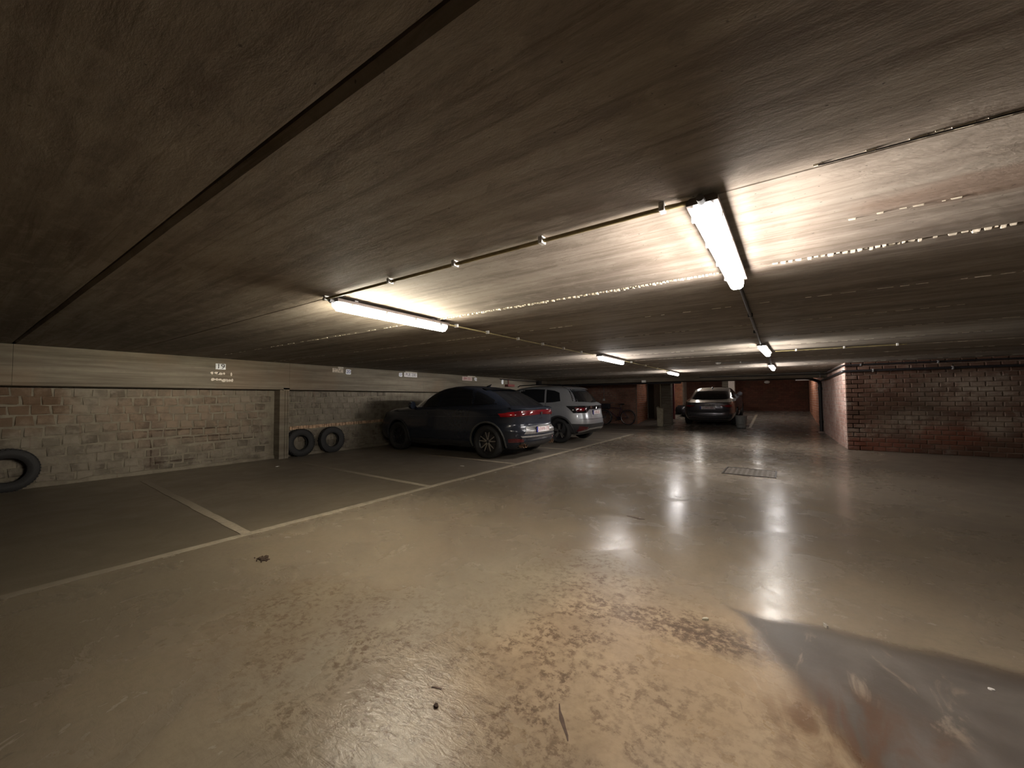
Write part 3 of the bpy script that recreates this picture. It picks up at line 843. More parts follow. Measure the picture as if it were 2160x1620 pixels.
# ------------------------------------------------------------------ wall signs on the edge beam (face at x=-8.40; reading right = +Y)
WX = -8.399
def sign(name, label, cat, yc, z, wdt, hgt, mat, txt=None, ink=INK, ts=.1, tsx=1, jag=False, grp=None):
    root = empty(name, (WX, yc, z)); tag(root, label, cat, grp)
    if jag:
        r = random.Random(int(yc*100)); n = 14
        poly = []
        for i in range(n):
            a = 2*PI*i/n; q = r.uniform(.75, 1.05)
            poly.append((wdt/2*q*math.copysign(abs(math.cos(a))**.5, math.cos(a)), hgt/2*q*math.copysign(abs(math.sin(a))**.5, math.sin(a))))
        m = MB().prism(poly, 0, .003, frame((0, 0, 0), (0, 1, 0), (0, 0, 1)))
    else:
        m = MB().box((0, -wdt/2, -hgt/2), (.004, wdt/2, hgt/2))
    m.build('plate', mat, root)
    if txt: text_mesh('lettering', txt, ts, ink, root, frame((.0045, 0, 0), (0, 1, 0), (0, 0, 1)), .0006, tsx)
    return root
STK = plain('white_sticker', (.80, .82, .84), .3, bump=0)
sign('number_sign', 'small white bay number sign reading 19 on the edge beam', 'sign', 2.895, 1.825, .155, .105, STK, '19', ts=.125, tsx=1.1)
def smear(label, yc, z, parts):
    root = empty('paint_smear', (WX, yc, z)); tag(root, label, 'paint mark')
    r = random.Random(int(z*97))
    for (dy, dz, wdt, hgt) in parts:
        n = 9; poly = [(dy+wdt/2*math.cos(2*PI*i/n)*r.uniform(.7, 1.1), dz+hgt/2*math.sin(2*PI*i/n)*r.uniform(.6, 1.1)) for i in range(n)]
        MB().prism(poly, 0, .002, frame((0, 0, 0), (0, 1, 0), (0, 0, 1))).build('dab', PAINTP, root)
smear('upper row of old white paint dabs below the 19 sign', 2.91, 1.695, [(-.145, .01, .045, .065), (-.07, .01, .09, .05), (-.02, -.0, .09, .06), (.04, .005, .04, .05), (.155, -.005, .03, .085)])
smear('lower row of old white paint dabs below the 19 sign', 2.92, 1.575, [(-.14, .01, .07, .06), (-.08, .01, .06, .05), (-.03, .01, .07, .045), (.03, 0, .08, .07), (.08, 0, .06, .06), (.12, 0, .06, .05), (.16, .005, .05, .065)])
FADE = plain('faded_plate', (.46, .39, .30), .5, var=.4, scale=20)
sign('name_plate', 'faded beige name plate on the beam above the leaning tyres', 'sign', 5.20, 1.885, .27, .10, FADE)
sign('bay_sticker', 'torn white bay sticker reading 20 right of the faded plate', 'sticker', 5.47, 1.87, .155, .135, STK, '20', BLU, .11, 1, True)
sign('bay_sticker', 'torn white bay sticker reading 21 left of the black-lettered plate', 'sticker', 7.03, 1.875, .13, .13, STK, '21', BLU, .09, 1, True)
sign('name_plate', 'white plate lettered PUE 230 on the beam left of the dark car', 'sign', 7.38, 1.885, .46, .12, PLT, 'PUE 230', INK, .115, .92)
sign('name_plate', 'pinkish plate on the beam directly above the dark car roof', 'sign', 9.78, 1.875, .50, .13, plain('pink_plate', (.55, .42, .38), .5), '8W 123', PRED, .11, .9)
sign('bay_sticker', 'torn white bay sticker right of the pinkish plate', 'sticker', 10.22, 1.87, .14, .12, STK, '22', INK, .09, 1, True)
sign('bay_sticker', 'torn white bay sticker beside the red bracket', 'sticker', 11.78, 1.84, .15, .20, STK, None, jag=True)
for yc, wdt in ((5.2, .12), (7.42, .28), (9.85, .3)):
    pass
def plaster(label, yc, wdt):
    root = empty('tape_strip', (WX, yc, H-.025)); tag(root, label, 'tape')
    MB().box((0, -wdt/2, -.018), (.006, wdt/2, .018)).build('tape', plain('pale_tape', (.46, .42, .34), .7), root)
plaster('short pale tape strip at the beam top above the faded plate', 5.27, .14)
plaster('long pale tape strip at the beam top above the PUE 230 plate', 7.40, .42)
plaster('pale tape strip at the beam top above the pinkish plate', 10.0, .40)
rb = empty('red_bracket', (-8.36, 12.15, 1.70)); tag(rb, 'small red wall bracket seen just above the dark car roof', 'bracket')
m = MB(); m.box((-.03, -.22, -.04), (.12, .22, .05)); m.box((-.035, -.02, .05), (-.01, .02, .26)); m.build('bracket', plain('dull_red', (.16, .04, .035), .6), rb, bevel=.004)
jb = empty('junction_box', (-8.33, 14.35, 1.875)); tag(jb, 'dark square junction box at the far end of the left beam', 'junction box')
m = MB(); m.box((-.06, -.12, -.08), (.08, .12, .08)); m.build('box', BLKP, jb, bevel=.006)
m = MB(); m.box((.08, -.10, -.06), (.09, .10, .06)); m.build('lid', DKM, jb, bevel=.003)

el = empty('emergency_light', (-4.15, 15.19, 1.84)); tag(el, 'small white box light on the cross beam above the grey column', 'light box')
MB().box((-.08, -.06, -.045), (.08, 0, .045)).build('case', WHT, el, bevel=.006)
MB().box((-.065, -.066, -.03), (.065, -.06, .03)).build('lens', plain('frosted_lens', (.8, .8, .76), .3), el, bevel=.002)
sw = empty('wall_switch', (-6.70, 17.66, 1.13)); tag(sw, 'small pale switch box under a vertical conduit on the bicycle wall', 'switch')
MB().box((-.045, -.03, -.05), (.045, .03, .05)).build('case', WHT, sw, bevel=.006)
MB().cyl((0, 0, .05), (0, 0, .72), .012, 8).build('conduit', GREYP, sw, smooth=True)
bl = empty('wall_lamp', (-.31, 22.96, 1.95)); tag(bl, 'small pale oval wall lamp high on the dark red end wall', 'lamp')
m = MB(); m.lathe([(.0, -.06), (.06, -.055), (.10, -.03), (.12, 0)], 20, Matrix.Diagonal((1, 1, .6, 1))); m.build('shade', WHT, bl, smooth=True)
ws_ = empty('hanging_sign', (1.1, 22.2, 2.03)); tag(ws_, 'white rectangular sign by the top right corner of the end wall', 'sign')
MB().box((-.30, -.01, -.07), (.22, .01, .07)).build('panel', PLT, ws_, bevel=.003)
MB().cyl((-.25, 0, .06), (-.25, 0, .27), .006, 6).cyl((.15, 0, .06), (.15, 0, .27), .006, 6).build('hanger', DKM, ws_)

gb = empty('grey_bin', (-1.12, 17.62, ramp_z(17.62))); tag(gb, 'pale grey plastic bin on the floor right of the dark saloon', 'bin')
m = MB(); m.tube([(0, 0, 0), (0, 0, .03), (0, 0, .4), (0, 0, .46), (0, 0, .46), (0, 0, .05)], [.16, .17, .20, .205, .19, .16], 20)
BINM = plain('pale_grey_bin', (.30, .31, .30), .35)
m.build('bucket', BINM, gb, smooth=True)
MB().tube([(.2*math.cos(2*PI*i/24), .2*math.sin(2*PI*i/24), .455) for i in range(24)], .012, 6, closed=True).build('rim', plain('bin_rim', (.42, .43, .42), .3), gb, smooth=True)
MB().tube([(.186*math.cos(2*PI*i/24), .186*math.sin(2*PI*i/24), .12) for i in range(24)], .012, 6, closed=True).build('band', SILV, gb, smooth=True)

def bag(label, loc, s, seed):
    bm = bmesh.new(); bmesh.ops.create_icosphere(bm, subdivisions=3, radius=1)
    r = random.Random(seed); ph = [r.uniform(0, 6) for _ in range(6)]
    for v in bm.verts:
        c = v.co; k = 1+.12*math.sin(5*c.x+ph[0])*math.sin(4*c.y+ph[1])+.07*math.sin(11*c.z+ph[2]+4*c.x)+.05*math.sin(13*c.y+ph[3])
        v.co = Vector((c.x*s[0]*k, c.y*s[1]*k, max(-.72, c.z*k)*s[2]+s[2]*.72))
        if c.z > .8: v.co.z += s[2]*.5*(c.z-.8)*5*.4; v.co.x *= .6; v.co.y *= .6
    me = bpy.data.meshes.new('bin_bag'); bm.to_mesh(me); bm.free()
    for p in me.polygons: p.use_smooth = True
    me.materials.append(plain('bag_plastic', (.02, .018, .022), .35))
    o = link('bin_bag', me, None, loc); tag(o, label, 'bag')
bag('larger dark bag heaped against the foot of the orange brick pier', (-3.95, 21.35, ramp_z(21.35)), (.36, .28, .26), 1)
bag('smaller dark bag on the ramp just left of the dark saloon', (-3.62, 20.6, ramp_z(20.6)), (.28, .25, .2), 2)

# ------------------------------------------------------------------ litter on the floor
def scrap(name, label, cat, x, y, s, mat, seed=1, flat=.004, grp=None):
    r = random.Random(seed); n = 7
    poly = [(s[0]*math.cos(2*PI*i/n)*r.uniform(.7, 1.1), s[1]*math.sin(2*PI*i/n)*r.uniform(.7, 1.1)) for i in range(n)]
    m = MB(); vs = [(p[0], p[1], .0005) for p in poly]+[(p[0]*.9, p[1]*.9, flat*r.uniform(.8, 1.6)) for p in poly]
    m.add(vs, [tuple(range(n-1, -1, -1)), tuple(range(n, 2*n))]+[(i, (i+1) % n, n+(i+1) % n, n+i) for i in range(n)])
    o = m.build(name, mat, None, loc=(x, y, .0)); tag(o, label, cat, grp); o.rotation_euler.z = r.uniform(0, 3)
    return o
PAP = plain('white_paper', (.85, .83, .8), .6)
scrap('paper_scrap', 'tiny white paper scrap on the floor in front of the concrete post', 'litter', -7.51, 3.50, (.045, .02), PAP, 1)
scrap('paper_scrap', 'tiny white paper scrap on the floor beside the dark car rear wheel', 'litter', -4.69, 5.32, (.05, .02), PAP, 2)
scrap('paper_scrap', 'tiny bright white scrap on the grey floor patch', 'litter', .700, 2.448, (.014, .010), PAP, 3)
scrap('stone_chip', 'pale stone chip in a dark ring at the edge of the grey patch', 'litter', .188, 2.637, (.022, .012), plain('pale_stone', (.55, .52, .46), .5), 4, .01)
scrap('stone_chip', 'pale flat chip on the dark dirt near the grey patch', 'litter', -.345, 2.36, (.02, .014), plain('pale_chip', (.5, .48, .38), .5), 5, .008)
scrap('paper_scrap', 'tiny white scrap on the floor below the passage drainpipe', 'litter', .82, 15.6, (.05, .04), PAP, 6)
LEAF = plain('dry_debris', (.075, .05, .035), .9, bump=.5)
def debris(label, x, y, n, spread, seed):
    r = random.Random(seed); m = MB()
    for i in range(n):
        a = r.uniform(0, 6.28); d = spread*abs(r.gauss(0, .45)); cx, cy = x+d*math.cos(a), y+d*.6*math.sin(a); s = r.uniform(.004, .016)*(1 if spread > .05 else .55)
        mt = Matrix.Translation((cx, cy, .003)) @ Euler((r.uniform(-.5, .5), r.uniform(-.5, .5), r.uniform(0, 6))).to_matrix().to_4x4()
        m.prism([(-s, -s*.5), (s*.4, -s*.7), (s, .1*s), (s*.2, s*.6), (-s*.7, s*.4)], -.002, .003+s*.3, mt)
    o = m.build('leaf_litter', LEAF); tag(o, label, 'debris', None, 'stuff')
debris('small dark clump of crumbled leaf debris near the long painted line', -3.236, 1.414, 46, .075, 3)
debris('tiny dark crumbs of debris beside the bright floor reflection', -1.134, 1.126, 7, .013, 4)
# dark tyre scuff and curled scraps
def scuff(label, pts, wd, mat, name='scuff_mark'):
    m = MB(); n = len(pts); vs = []; fs = []
    for i, p in enumerate(pts):
        a = Vector(pts[max(i-1, 0)]); b = Vector(pts[min(i+1, n-1)]); d = (b-a).normalized(); q = Vector((-d.y, d.x))
        ww = wd*math.sin(PI*(i+.5)/n)*random.Random(i).uniform(.6, 1.2)
        vs += [(p[0]+q.x*ww, p[1]+q.y*ww, .0022), (p[0]-q.x*ww, p[1]-q.y*ww, .0022), (p[0]+q.x*ww, p[1]+q.y*ww, .0), (p[0]-q.x*ww, p[1]-q.y*ww, .0)]
    for i in range(n-1):
        a = 4*i; b = a+4; fs += [(a, a+1, b+1, b), (a+2, a, b, b+2), (a+1, a+3, b+3, b+1)]
    m.add(vs, fs); o = m.build(name, mat); tag(o, label, 'floor mark')
SCF = plain('scuff_rubber', (.12, .08, .06), .8, scale=60, bump=.4)
scuff('long dark curved rubber scuff on the tan floor', [(-.735, 1.405), (-.718, 1.375), (-.695, 1.345), (-.668, 1.315), (-.645, 1.29), (-.632, 1.27)], .0075, SCF)
scuff('small dark scuff beside the left lamp reflection', [(-1.22, 1.19), (-1.20, 1.20), (-1.175, 1.205)], .006, SCF)
scuff('short dark scuff on the floor beyond the tan patch', [(-1.28, 3.98), (-1.22, 3.97), (-1.15, 3.95), (-1.1, 3.96)], .018, SCF)

# ------------------------------------------------------------------ cars
def pchip(xs, ys):
    xs = np.array(xs, float); ys = np.array(ys, float); h = np.diff(xs); d = np.diff(ys)/h
    m = np.zeros(len(xs)); m[0] = d[0]; m[-1] = d[-1]
    for i in range(1, len(xs)-1):
        m[i] = 0 if d[i-1]*d[i] <= 0 else 2*d[i-1]*d[i]/(d[i-1]+d[i])
    def f(x):
        x = min(max(x, xs[0]), xs[-1]); i = min(max(int(np.searchsorted(xs, x)-1), 0), len(h)-1); t = (x-xs[i])/h[i]
        return float((2*t**3-3*t*t+1)*ys[i] + (t**3-2*t*t+t)*h[i]*m[i] + (-2*t**3+3*t*t)*ys[i+1] + (t**3-t*t)*h[i]*m[i+1])
    return f

class Car:
    """body = stack of rounded plan outlines; rear bumper at x=0, nose at +x, ground z=0"""
    def __init__(s, levels):
        z = [l[0] for l in levels]
        s.z0, s.z1 = z[0], z[-1]; s.zl = z
        s.xr = pchip(z, [l[1] for l in levels]); s.xf = pchip(z, [l[2] for l in levels]); s.w = pchip(z, [l[3] for l in levels]); s.n = pchip(z, [l[4] for l in levels])
        s.cache = {}
    def ys(s, x, z):
        a = (s.xf(z)-s.xr(z))/2; c = (s.xf(z)+s.xr(z))/2; n = s.n(z); q = min(abs((x-c)/a), .9999)
        return s.w(z)*(1-q**n)**(1/n)
    def loop(s, z, N=112):
        a = (s.xf(z)-s.xr(z))/2; c = (s.xf(z)+s.xr(z))/2; n = s.n(z); w_ = s.w(z)
        th = np.linspace(0, 2*PI, 3001)
        # rear centre first, going toward +y
        cx = -np.cos(th); sy = np.sin(th)
        X = c + a*np.sign(cx)*np.abs(cx)**(2/n); Y = w_*np.sign(sy)*np.abs(sy)**(2/n)
        dd = np.hypot(np.diff(X), np.diff(Y)); S = np.concatenate([[0], np.cumsum(dd)])
        return X, Y, S
    def at(s, sm, z, off):
        key = round(z, 4)
        if key not in s.cache: s.cache[key] = s.loop(z)
        X, Y, S = s.cache[key]; L = S[-1]; q = sm % L
        x = np.interp(q, S, X); y = np.interp(q, S, Y); e = .01
        x2 = np.interp((q+e) % L, S, X); y2 = np.interp((q+e) % L, S, Y); x1 = np.interp((q-e) % L, S, X); y1 = np.interp((q-e) % L, S, Y)
        t = Vector((x2-x1, y2-y1, 0)); t = t.normalized() if t.length > 0 else Vector((0, 1, 0))
        nrm = Vector((-t.y, t.x, 0))
        if nrm.x*(x-2) + nrm.y*y < 0: nrm = -nrm
        return Vector((x, y, z)) + nrm*off
    def body(s, mat, parent, axles, R_, ywell):
        zs = []
        for a, b in zip(s.zl[:-1], s.zl[1:]):
            k = max(1, int((b-a)/.022)); zs += [a+(b-a)*i/k for i in range(k)]
        zs.append(s.zl[-1]); N = 112; mb = MB(); vs = []; fs = []
        for z in zs:
            X, Y, S = s.loop(z)
            q = np.linspace(0, S[-1], N+1)[:-1]
            vs += [(float(x), float(y), z) for x, y in zip(np.interp(q, S, X), np.interp(q, S, Y))]
        for i in range(len(zs)-1):
            for j in range(N): fs.append((i*N+j, i*N+(j+1) % N, (i+1)*N+(j+1) % N, (i+1)*N+j))
        fs.append(tuple(range(N-1, -1, -1))); fs.append(tuple((len(zs)-1)*N+j for j in range(N)))
        o = mb.add(vs, fs).build('body', mat, parent, smooth='all')
        c = MB()
        for ax in axles:
            for sd in (-1, 1):
                c.tube([(ax, sd*ywell, R_-.0), (ax, sd*1.3, R_)], R_+.055, 40)
        co = c.build('tmp_cut', mat)
        md = o.modifiers.new('arch', 'BOOLEAN'); md.operation = 'DIFFERENCE'; md.object = co; md.solver = 'EXACT'
        sv = o.parent; o.parent = None
        bpy.context.view_layer.update()
        me = bpy.data.meshes.new_from_object(o.evaluated_get(bpy.context.evaluated_depsgraph_get()))
        o.modifiers.clear(); o.parent = sv
        if len(me.polygons) > 100:
            o.data = me
            me.name = 'body'
        for p in o.data.polygons: p.use_smooth = True
        try: o.data.set_sharp_from_angle(angle=math.radians(35))
        except Exception: pass
        if not o.data.materials: o.data.materials.append(mat)
        bpy.data.objects.remove(co)
        return o
    def patch(s, name, mat, parent, top, bot, off=.004, nv=5, nu=6, side=None, smooth=True, thick=.012, offf=None):
        """ruled patch between polylines top/bot. side=None: points are (arc metres from rear centre, z); side=+-1: points are (x, z)"""
        def samp(pl, t):
            k = t*(len(pl)-1); i = min(int(k), len(pl)-2); f = k-i
            return (pl[i][0]*(1-f)+pl[i+1][0]*f, pl[i][1]*(1-f)+pl[i+1][1]*f)
        NU = nu*(len(top)-1); G = []; B = []
        for i in range(NU+1):
            a = samp(top, i/NU); b = samp(bot, i/NU)
            for j in range(nv+1):
                f = j/nv; u = a[0]*(1-f)+b[0]*f; z = a[1]*(1-f)+b[1]*f
                of = off + (offf(f) if offf else 0)
                if side is None:
                    G.append(s.at(u, z, of)); B.append(s.at(u, z, -thick))
                else:
                    y = s.ys(u, z); G.append(Vector((u, side*(y+of), z))); B.append(Vector((u, side*(y-thick), z)))
        n = nv+1; K = len(G); fs = []
        for i in range(NU):
            for j in range(nv):
                a = i*n+j; fs.append((a, a+1, a+n+1, a+n)); fs.append((K+a, K+a+n, K+a+n+1, K+a+1))
        for i in range(NU):
            a = i*n; fs.append((a, a+n, K+a+n, K+a)); a = i*n+nv; fs.append((a, K+a, K+a+n, a+n))
        for j in range(nv):
            fs.append((j, K+j, K+j+1, j+1)); a = NU*n+j; fs.append((a, a+1, K+a+1, K+a))
        return MB().add(G+B, fs).build(name, mat, parent, smooth=smooth)

def wheel(parent, x, side, R_, wd, ycen, faced, darkm, spokes=5, rr=None, style=0):
    root = empty('wheel', (x, ycen*side, R_)); root.parent = parent
    if side < 0: root.rotation_euler.z = PI
    rr = rr or R_*.68
    MB().lathe(tyre_profile(R_, rr, wd), 48, None, closed=True).build('tyre', RUB, root, smooth=True)
    h = wd/2
    MB().lathe([(rr+.004, -h*.6), (rr-.01, -h*.5), (rr-.03, -.02), (rr-.03, h*.45), (rr-.012, h*.62), (rr+.006, h*.66), (rr+.006, h*.5)], 48).build('rim', darkm, root, smooth=True)
    MB().lathe([(0, .0), (rr-.03, .0), (rr-.03, -.02), (0, -.02)], 32).build('brake_disc', DKM, root, smooth=True)
    for k in range(spokes):
        a = 2*PI*k/spokes + .3
        m = MB()
        for s2 in (-1, 1):
            t0 = a + s2*.10; t1 = a + s2*(.24 if style == 0 else .14)
            p0 = Vector((.03*math.cos(t0), h*.38, .03*math.sin(t0))); p1 = Vector(((rr-.012)*math.cos(t1), h*.52, (rr-.012)*math.sin(t1)))
            d = (p1-p0).normalized(); q = Vector((-d.z, 0, d.x)).normalized()*(.011 if style == 0 else .017)
            n_ = Vector((0, -.02, 0))
            vs = [p0-q*1.3, p0+q*1.3, p1+q, p1-q]; vs2 = [v+n_ for v in vs]
            m.add(vs+vs2, [(0, 1, 2, 3), (7, 6, 5, 4), (0, 4, 5, 1), (1, 5, 6, 2), (2, 6, 7, 3), (3, 7, 4, 0)])
        m.build('spoke', faced, root, bevel=.002)
    MB().lathe([(0, h*.46), (.026, h*.46), (.034, h*.40), (.036, h*.2)], 20).build('hub_cap', darkm, root, smooth=True)
    return root

def plate(car, parent, z, txt, tilt=0.0, w_=.52, h_=.11, yc=0, off=.012, label=None):
    x = car.at(yc, z, off).x
    root = MB().box((-.008, -w_/2-.006, -h_/2-.006), (.012, w_/2+.006, h_/2+.006)).build('number_plate', BLKG, parent, bevel=.002)
    root.location = (x, yc, z); root.rotation_euler = (0, tilt, 0)
    # viewed from behind (-x): right is -y
    MB().box((-.011, -w_/2, -h_/2), (-.008, w_/2-.045, h_/2)).build('plate_face', PLT, root)
    MB().box((-.0112, w_/2-.045, -h_/2), (-.008, w_/2, h_/2)).build('band', BLU, root)
    text_mesh('lettering', txt, h_*.98, PRED, root, frame((-.0115, -.02, -.002), (0, -1, 0), (0, 0, 1)), .0006, .80)
    return root

def mirror_obj(car, parent, x, z, mat):
    for sd in (-1, 1):
        y = car.ys(x, z)
        m = MB(); m.tube([(x+.02, sd*(y-.03), z-.03), (x+.01, sd*(y+.05), z), (x, sd*(y+.08), z+.02)], [.025, .022, .03], 8)
        m.tube([(x+.05, sd*(y+.17), z+.04), (x+.03, sd*(y+.17), z+.04), (x-.045, sd*(y+.16), z+.04), (x-.055, sd*(y+.16), z+.04)], [.05, .078, .088, .06], 14)
        m.build('mirror', mat, parent, smooth=True)

def seams(car, parent, lines, mat=BLKG):
    for sd in (-1, 1):
        for pts in lines:
            car.patch('door_seam', mat, parent, [(x-.004, z) for x, z in pts], [(x+.004, z) for x, z in pts], .0015, 1, 5, sd)

# ---- dark crossover coupe nearest
def build_crossover():
    root = empty('car', (-4.05, 7.12, 0), (0, 0, PI)); tag(root, 'dark graphite sloping-roof crossover with a full-width red light bar', 'car', None)
    L = [(.19, .22, 4.22, .78, 5), (.26, .10, 4.38, .86, 5), (.36, .04, 4.44, .90, 5), (.48, .005, 4.45, .915, 5), (.56, .0, 4.44, .92, 5), (.62, .045, 4.43, .918, 5), (.70, .075, 4.40, .915, 5),
         (.80, .06, 4.34, .915, 5), (.88, .045, 4.28, .91, 5), (.94, .05, 4.14, .905, 4.6), (.99, .06, 3.82, .895, 4.4), (1.02, .075, 3.52, .86, 4.2), (1.05, .20, 3.28, .825, 4), (1.12, .33, 3.12, .80, 4),
         (1.22, .52, 2.92, .765, 4), (1.32, .74, 2.70, .725, 4), (1.40, .98, 2.48, .685, 3.8), (1.45, 1.22, 2.27, .645, 3.6), (1.485, 1.5, 2.04, .56, 3.2), (1.505, 1.65, 1.9, .30, 3)]
    car = Car(L); P = CARB
    car.body(P, root, (.80, 3.48), .335, .60)
    for sd in (-1, 1):
        for ax in (.80, 3.48):
            wheel(root, ax, sd, .335, .225, .795, RIMA if ax < 1 else RIMD, RIMD)
        # side glass: three panes
        car.patch('side_window', GLS, root, [(3.02, 1.09), (2.55, 1.36), (2.22, 1.425)], [(3.12, 1.045), (2.7, 1.045), (2.22, 1.05)], .003, 6, 6, sd)
        car.patch('side_window', GLS, root, [(2.16, 1.43), (1.7, 1.44), (1.30, 1.39)], [(2.16, 1.05), (1.7, 1.055), (1.24, 1.065)], .003, 6, 6, sd)
        car.patch('side_window', GLS, root, [(1.22, 1.375), (.98, 1.30), (.72, 1.18)], [(1.18, 1.068), (.95, 1.08), (.70, 1.12)], .003, 5, 6, sd)
        car.patch('window_trim', BLKG, root, [(3.16, 1.045), (2.2, 1.045), (.66, 1.115)], [(3.16, 1.03), (2.2, 1.032), (.64, 1.10)], .006, 1, 10, sd)
        # sill cladding and arch lips
        car.patch('sill_cladding', CLAD, root, [(3.02, .33), (2, .33), (1.26, .33)], [(3.02, .20), (2, .20), (1.26, .20)], .012, 3, 8, sd)
        for ax in (.80, 3.48):
            m = MB(); pts = []
            for i in range(25):
                a = PI*(-.08+1.16*i/24); xx = ax+.40*math.cos(a); zz = .335+.40*math.sin(a)
                if zz < .19: continue
                pts.append((xx, sd*(car.ys(min(max(xx, .1), 4.36), max(zz, .2))+.004), zz))
            m.tube(pts, .020, 8); m.build('arch_trim', CLAD if ax > 1 else plain('satin_grey_trim', (.09, .09, .085), .4, .3), root, smooth=True)
        m = MB(); xx = 1.42
        for xx in (1.50, 2.55):
            m.box((xx-.09, sd*(car.ys(xx, .90)+.010)-.012, .885), (xx+.09, sd*(car.ys(xx, .90)+.010)+.012, .915))
        m.build('door_handle', P, root, bevel=.005)
        car.patch('shoulder_crease', plain('crease_paint', (.05, .055, .065), .25, .3, bump=0, coat=1), root, [(3.9, .845), (2.2, .83), (.35, .86)], [(3.9, .835), (2.2, .82), (.35, .85)], .006, 1, 16, sd)
        car.patch('tail_reflector', DRED, root, [(sd*-.0 + sd*.62, .40), (sd*.80, .42), (sd*.93, .405)], [(sd*.58, .345), (sd*.80, .335), (sd*.90, .335)], .008, 2, 6)
    seams(car, root, [[(2.19, 1.04), (2.19, .7), (2.16, .36)], [(3.15, 1.03), (3.10, .8), (3.02, .5), (3.04, .36)], [(1.22, 1.06), (1.26, .85), (1.30, .7)]])
    # rear: light bar, glass, spoiler, tailgate, bumper
    car.patch('rear_window', GLS, root, [(-.50, 1.385), (0, 1.40), (.50, 1.385)], [(-.66, 1.06), (0, 1.055), (.66, 1.06)], .004, 10, 8)
    car.patch('light_bar', DRED, root, [(-.93, .935), (-.6, .965), (0, .975), (.6, .965), (.93, .935)], [(-.98, .835), (-.6, .855), (0, .885), (.6, .855), (.98, .835)], .012, 4, 6)
    for sd in (-1, 1):
        car.patch('tail_light', RED, root, [(sd*.78, .94), (sd*.9, .93), (sd*1.12, .905)], [(sd*.78, .86), (sd*.9, .845), (sd*1.06, .84)], .018, 3, 6)
        car.patch('tailgate_glint', CHR, root, [(sd*.45, .872), (sd*.66, .862)], [(sd*.45, .866), (sd*.66, .856)], .012, 1, 6)
    car.patch('spoiler_lip', P, root, [(-.80, 1.03), (0, 1.045), (.80, 1.03)], [(-.82, .985), (0, .99), (.82, .985)], .035, 2, 12)
    car.patch('roof_spoiler', BLKG, root, [(-.52, 1.435), (0, 1.445), (.52, 1.435)], [(-.56, 1.395), (0, 1.405), (.56, 1.395)], .06, 2, 10)
    car.patch('plate_recess', SILV, root, [(-.52, .645), (0, .655), (.52, .645)], [(-.62, .50), (0, .49), (.62, .50)], .003, 4, 8)
    car.patch('bumper_trim', SILV, root, [(-.70, .465), (0, .455), (.70, .465)], [(-.66, .435), (0, .425), (.66, .435)], .014, 2, 10)
    car.patch('rear_diffuser', CLAD, root, [(-.66, .34), (0, .34), (.66, .34)], [(-.60, .215), (0, .21), (.60, .215)], .02, 3, 10)
    for sd in (-1, 1):
        for dy in (-.045, .045):
            MB().lathe([(.040, .06), (.042, -.04), (.036, -.04), (.034, .05)], 20, Matrix.Translation((.12, sd*.55+dy, .27)) @ Matrix.Rotation(PI/2, 4, 'Z').inverted(), ).build('exhaust_tip', plain('copper_chrome', (.55, .36, .25), .2, .9, bump=0), root, smooth=True)
    # small shield emblem on the light bar
    mt = frame((car.at(0, .895, .02).x-.004, 0, .895), (0, -1, 0), (0, 0, 1))
    MB().prism([(-.035, .03), (-.012, .022), (0, .035), (.012, .022), (.035, .03), (.022, -.01), (0, -.04), (-.022, -.01)], -.004, .006, mt).build('emblem', DKM, root)
    m = text_mesh('tailgate_lettering', 'CUPRA', .05, DKM, root, frame((car.at(-.12, .80, .004).x, -.0, .80), (0, -1, 0), (0, 0, 1)), .001, 1.3)
    plate(car, root, .575, '2-EWW-770', 0)
    mirror_obj(car, root, 2.92, 1.03, P)
    m = MB().tube([(1.45, 0, 1.475), (1.38, 0, 1.50), (1.33, 0, 1.535)], [.03, .022, .006], 8); m.build('aerial_fin', BLKG, root, smooth=True)
    # front lamps (small, mostly hidden)
    Ltot = car.loop(.78)[2][-1]
    for sd in (-1, 1):
        car.patch('headlight', GLS, root, [(Ltot/2+sd*.5, .80), (Ltot/2+sd*.95, .83)], [(Ltot/2+sd*.5, .70), (Ltot/2+sd*.93, .74)], .006, 3, 8)
    return root
build_crossover()

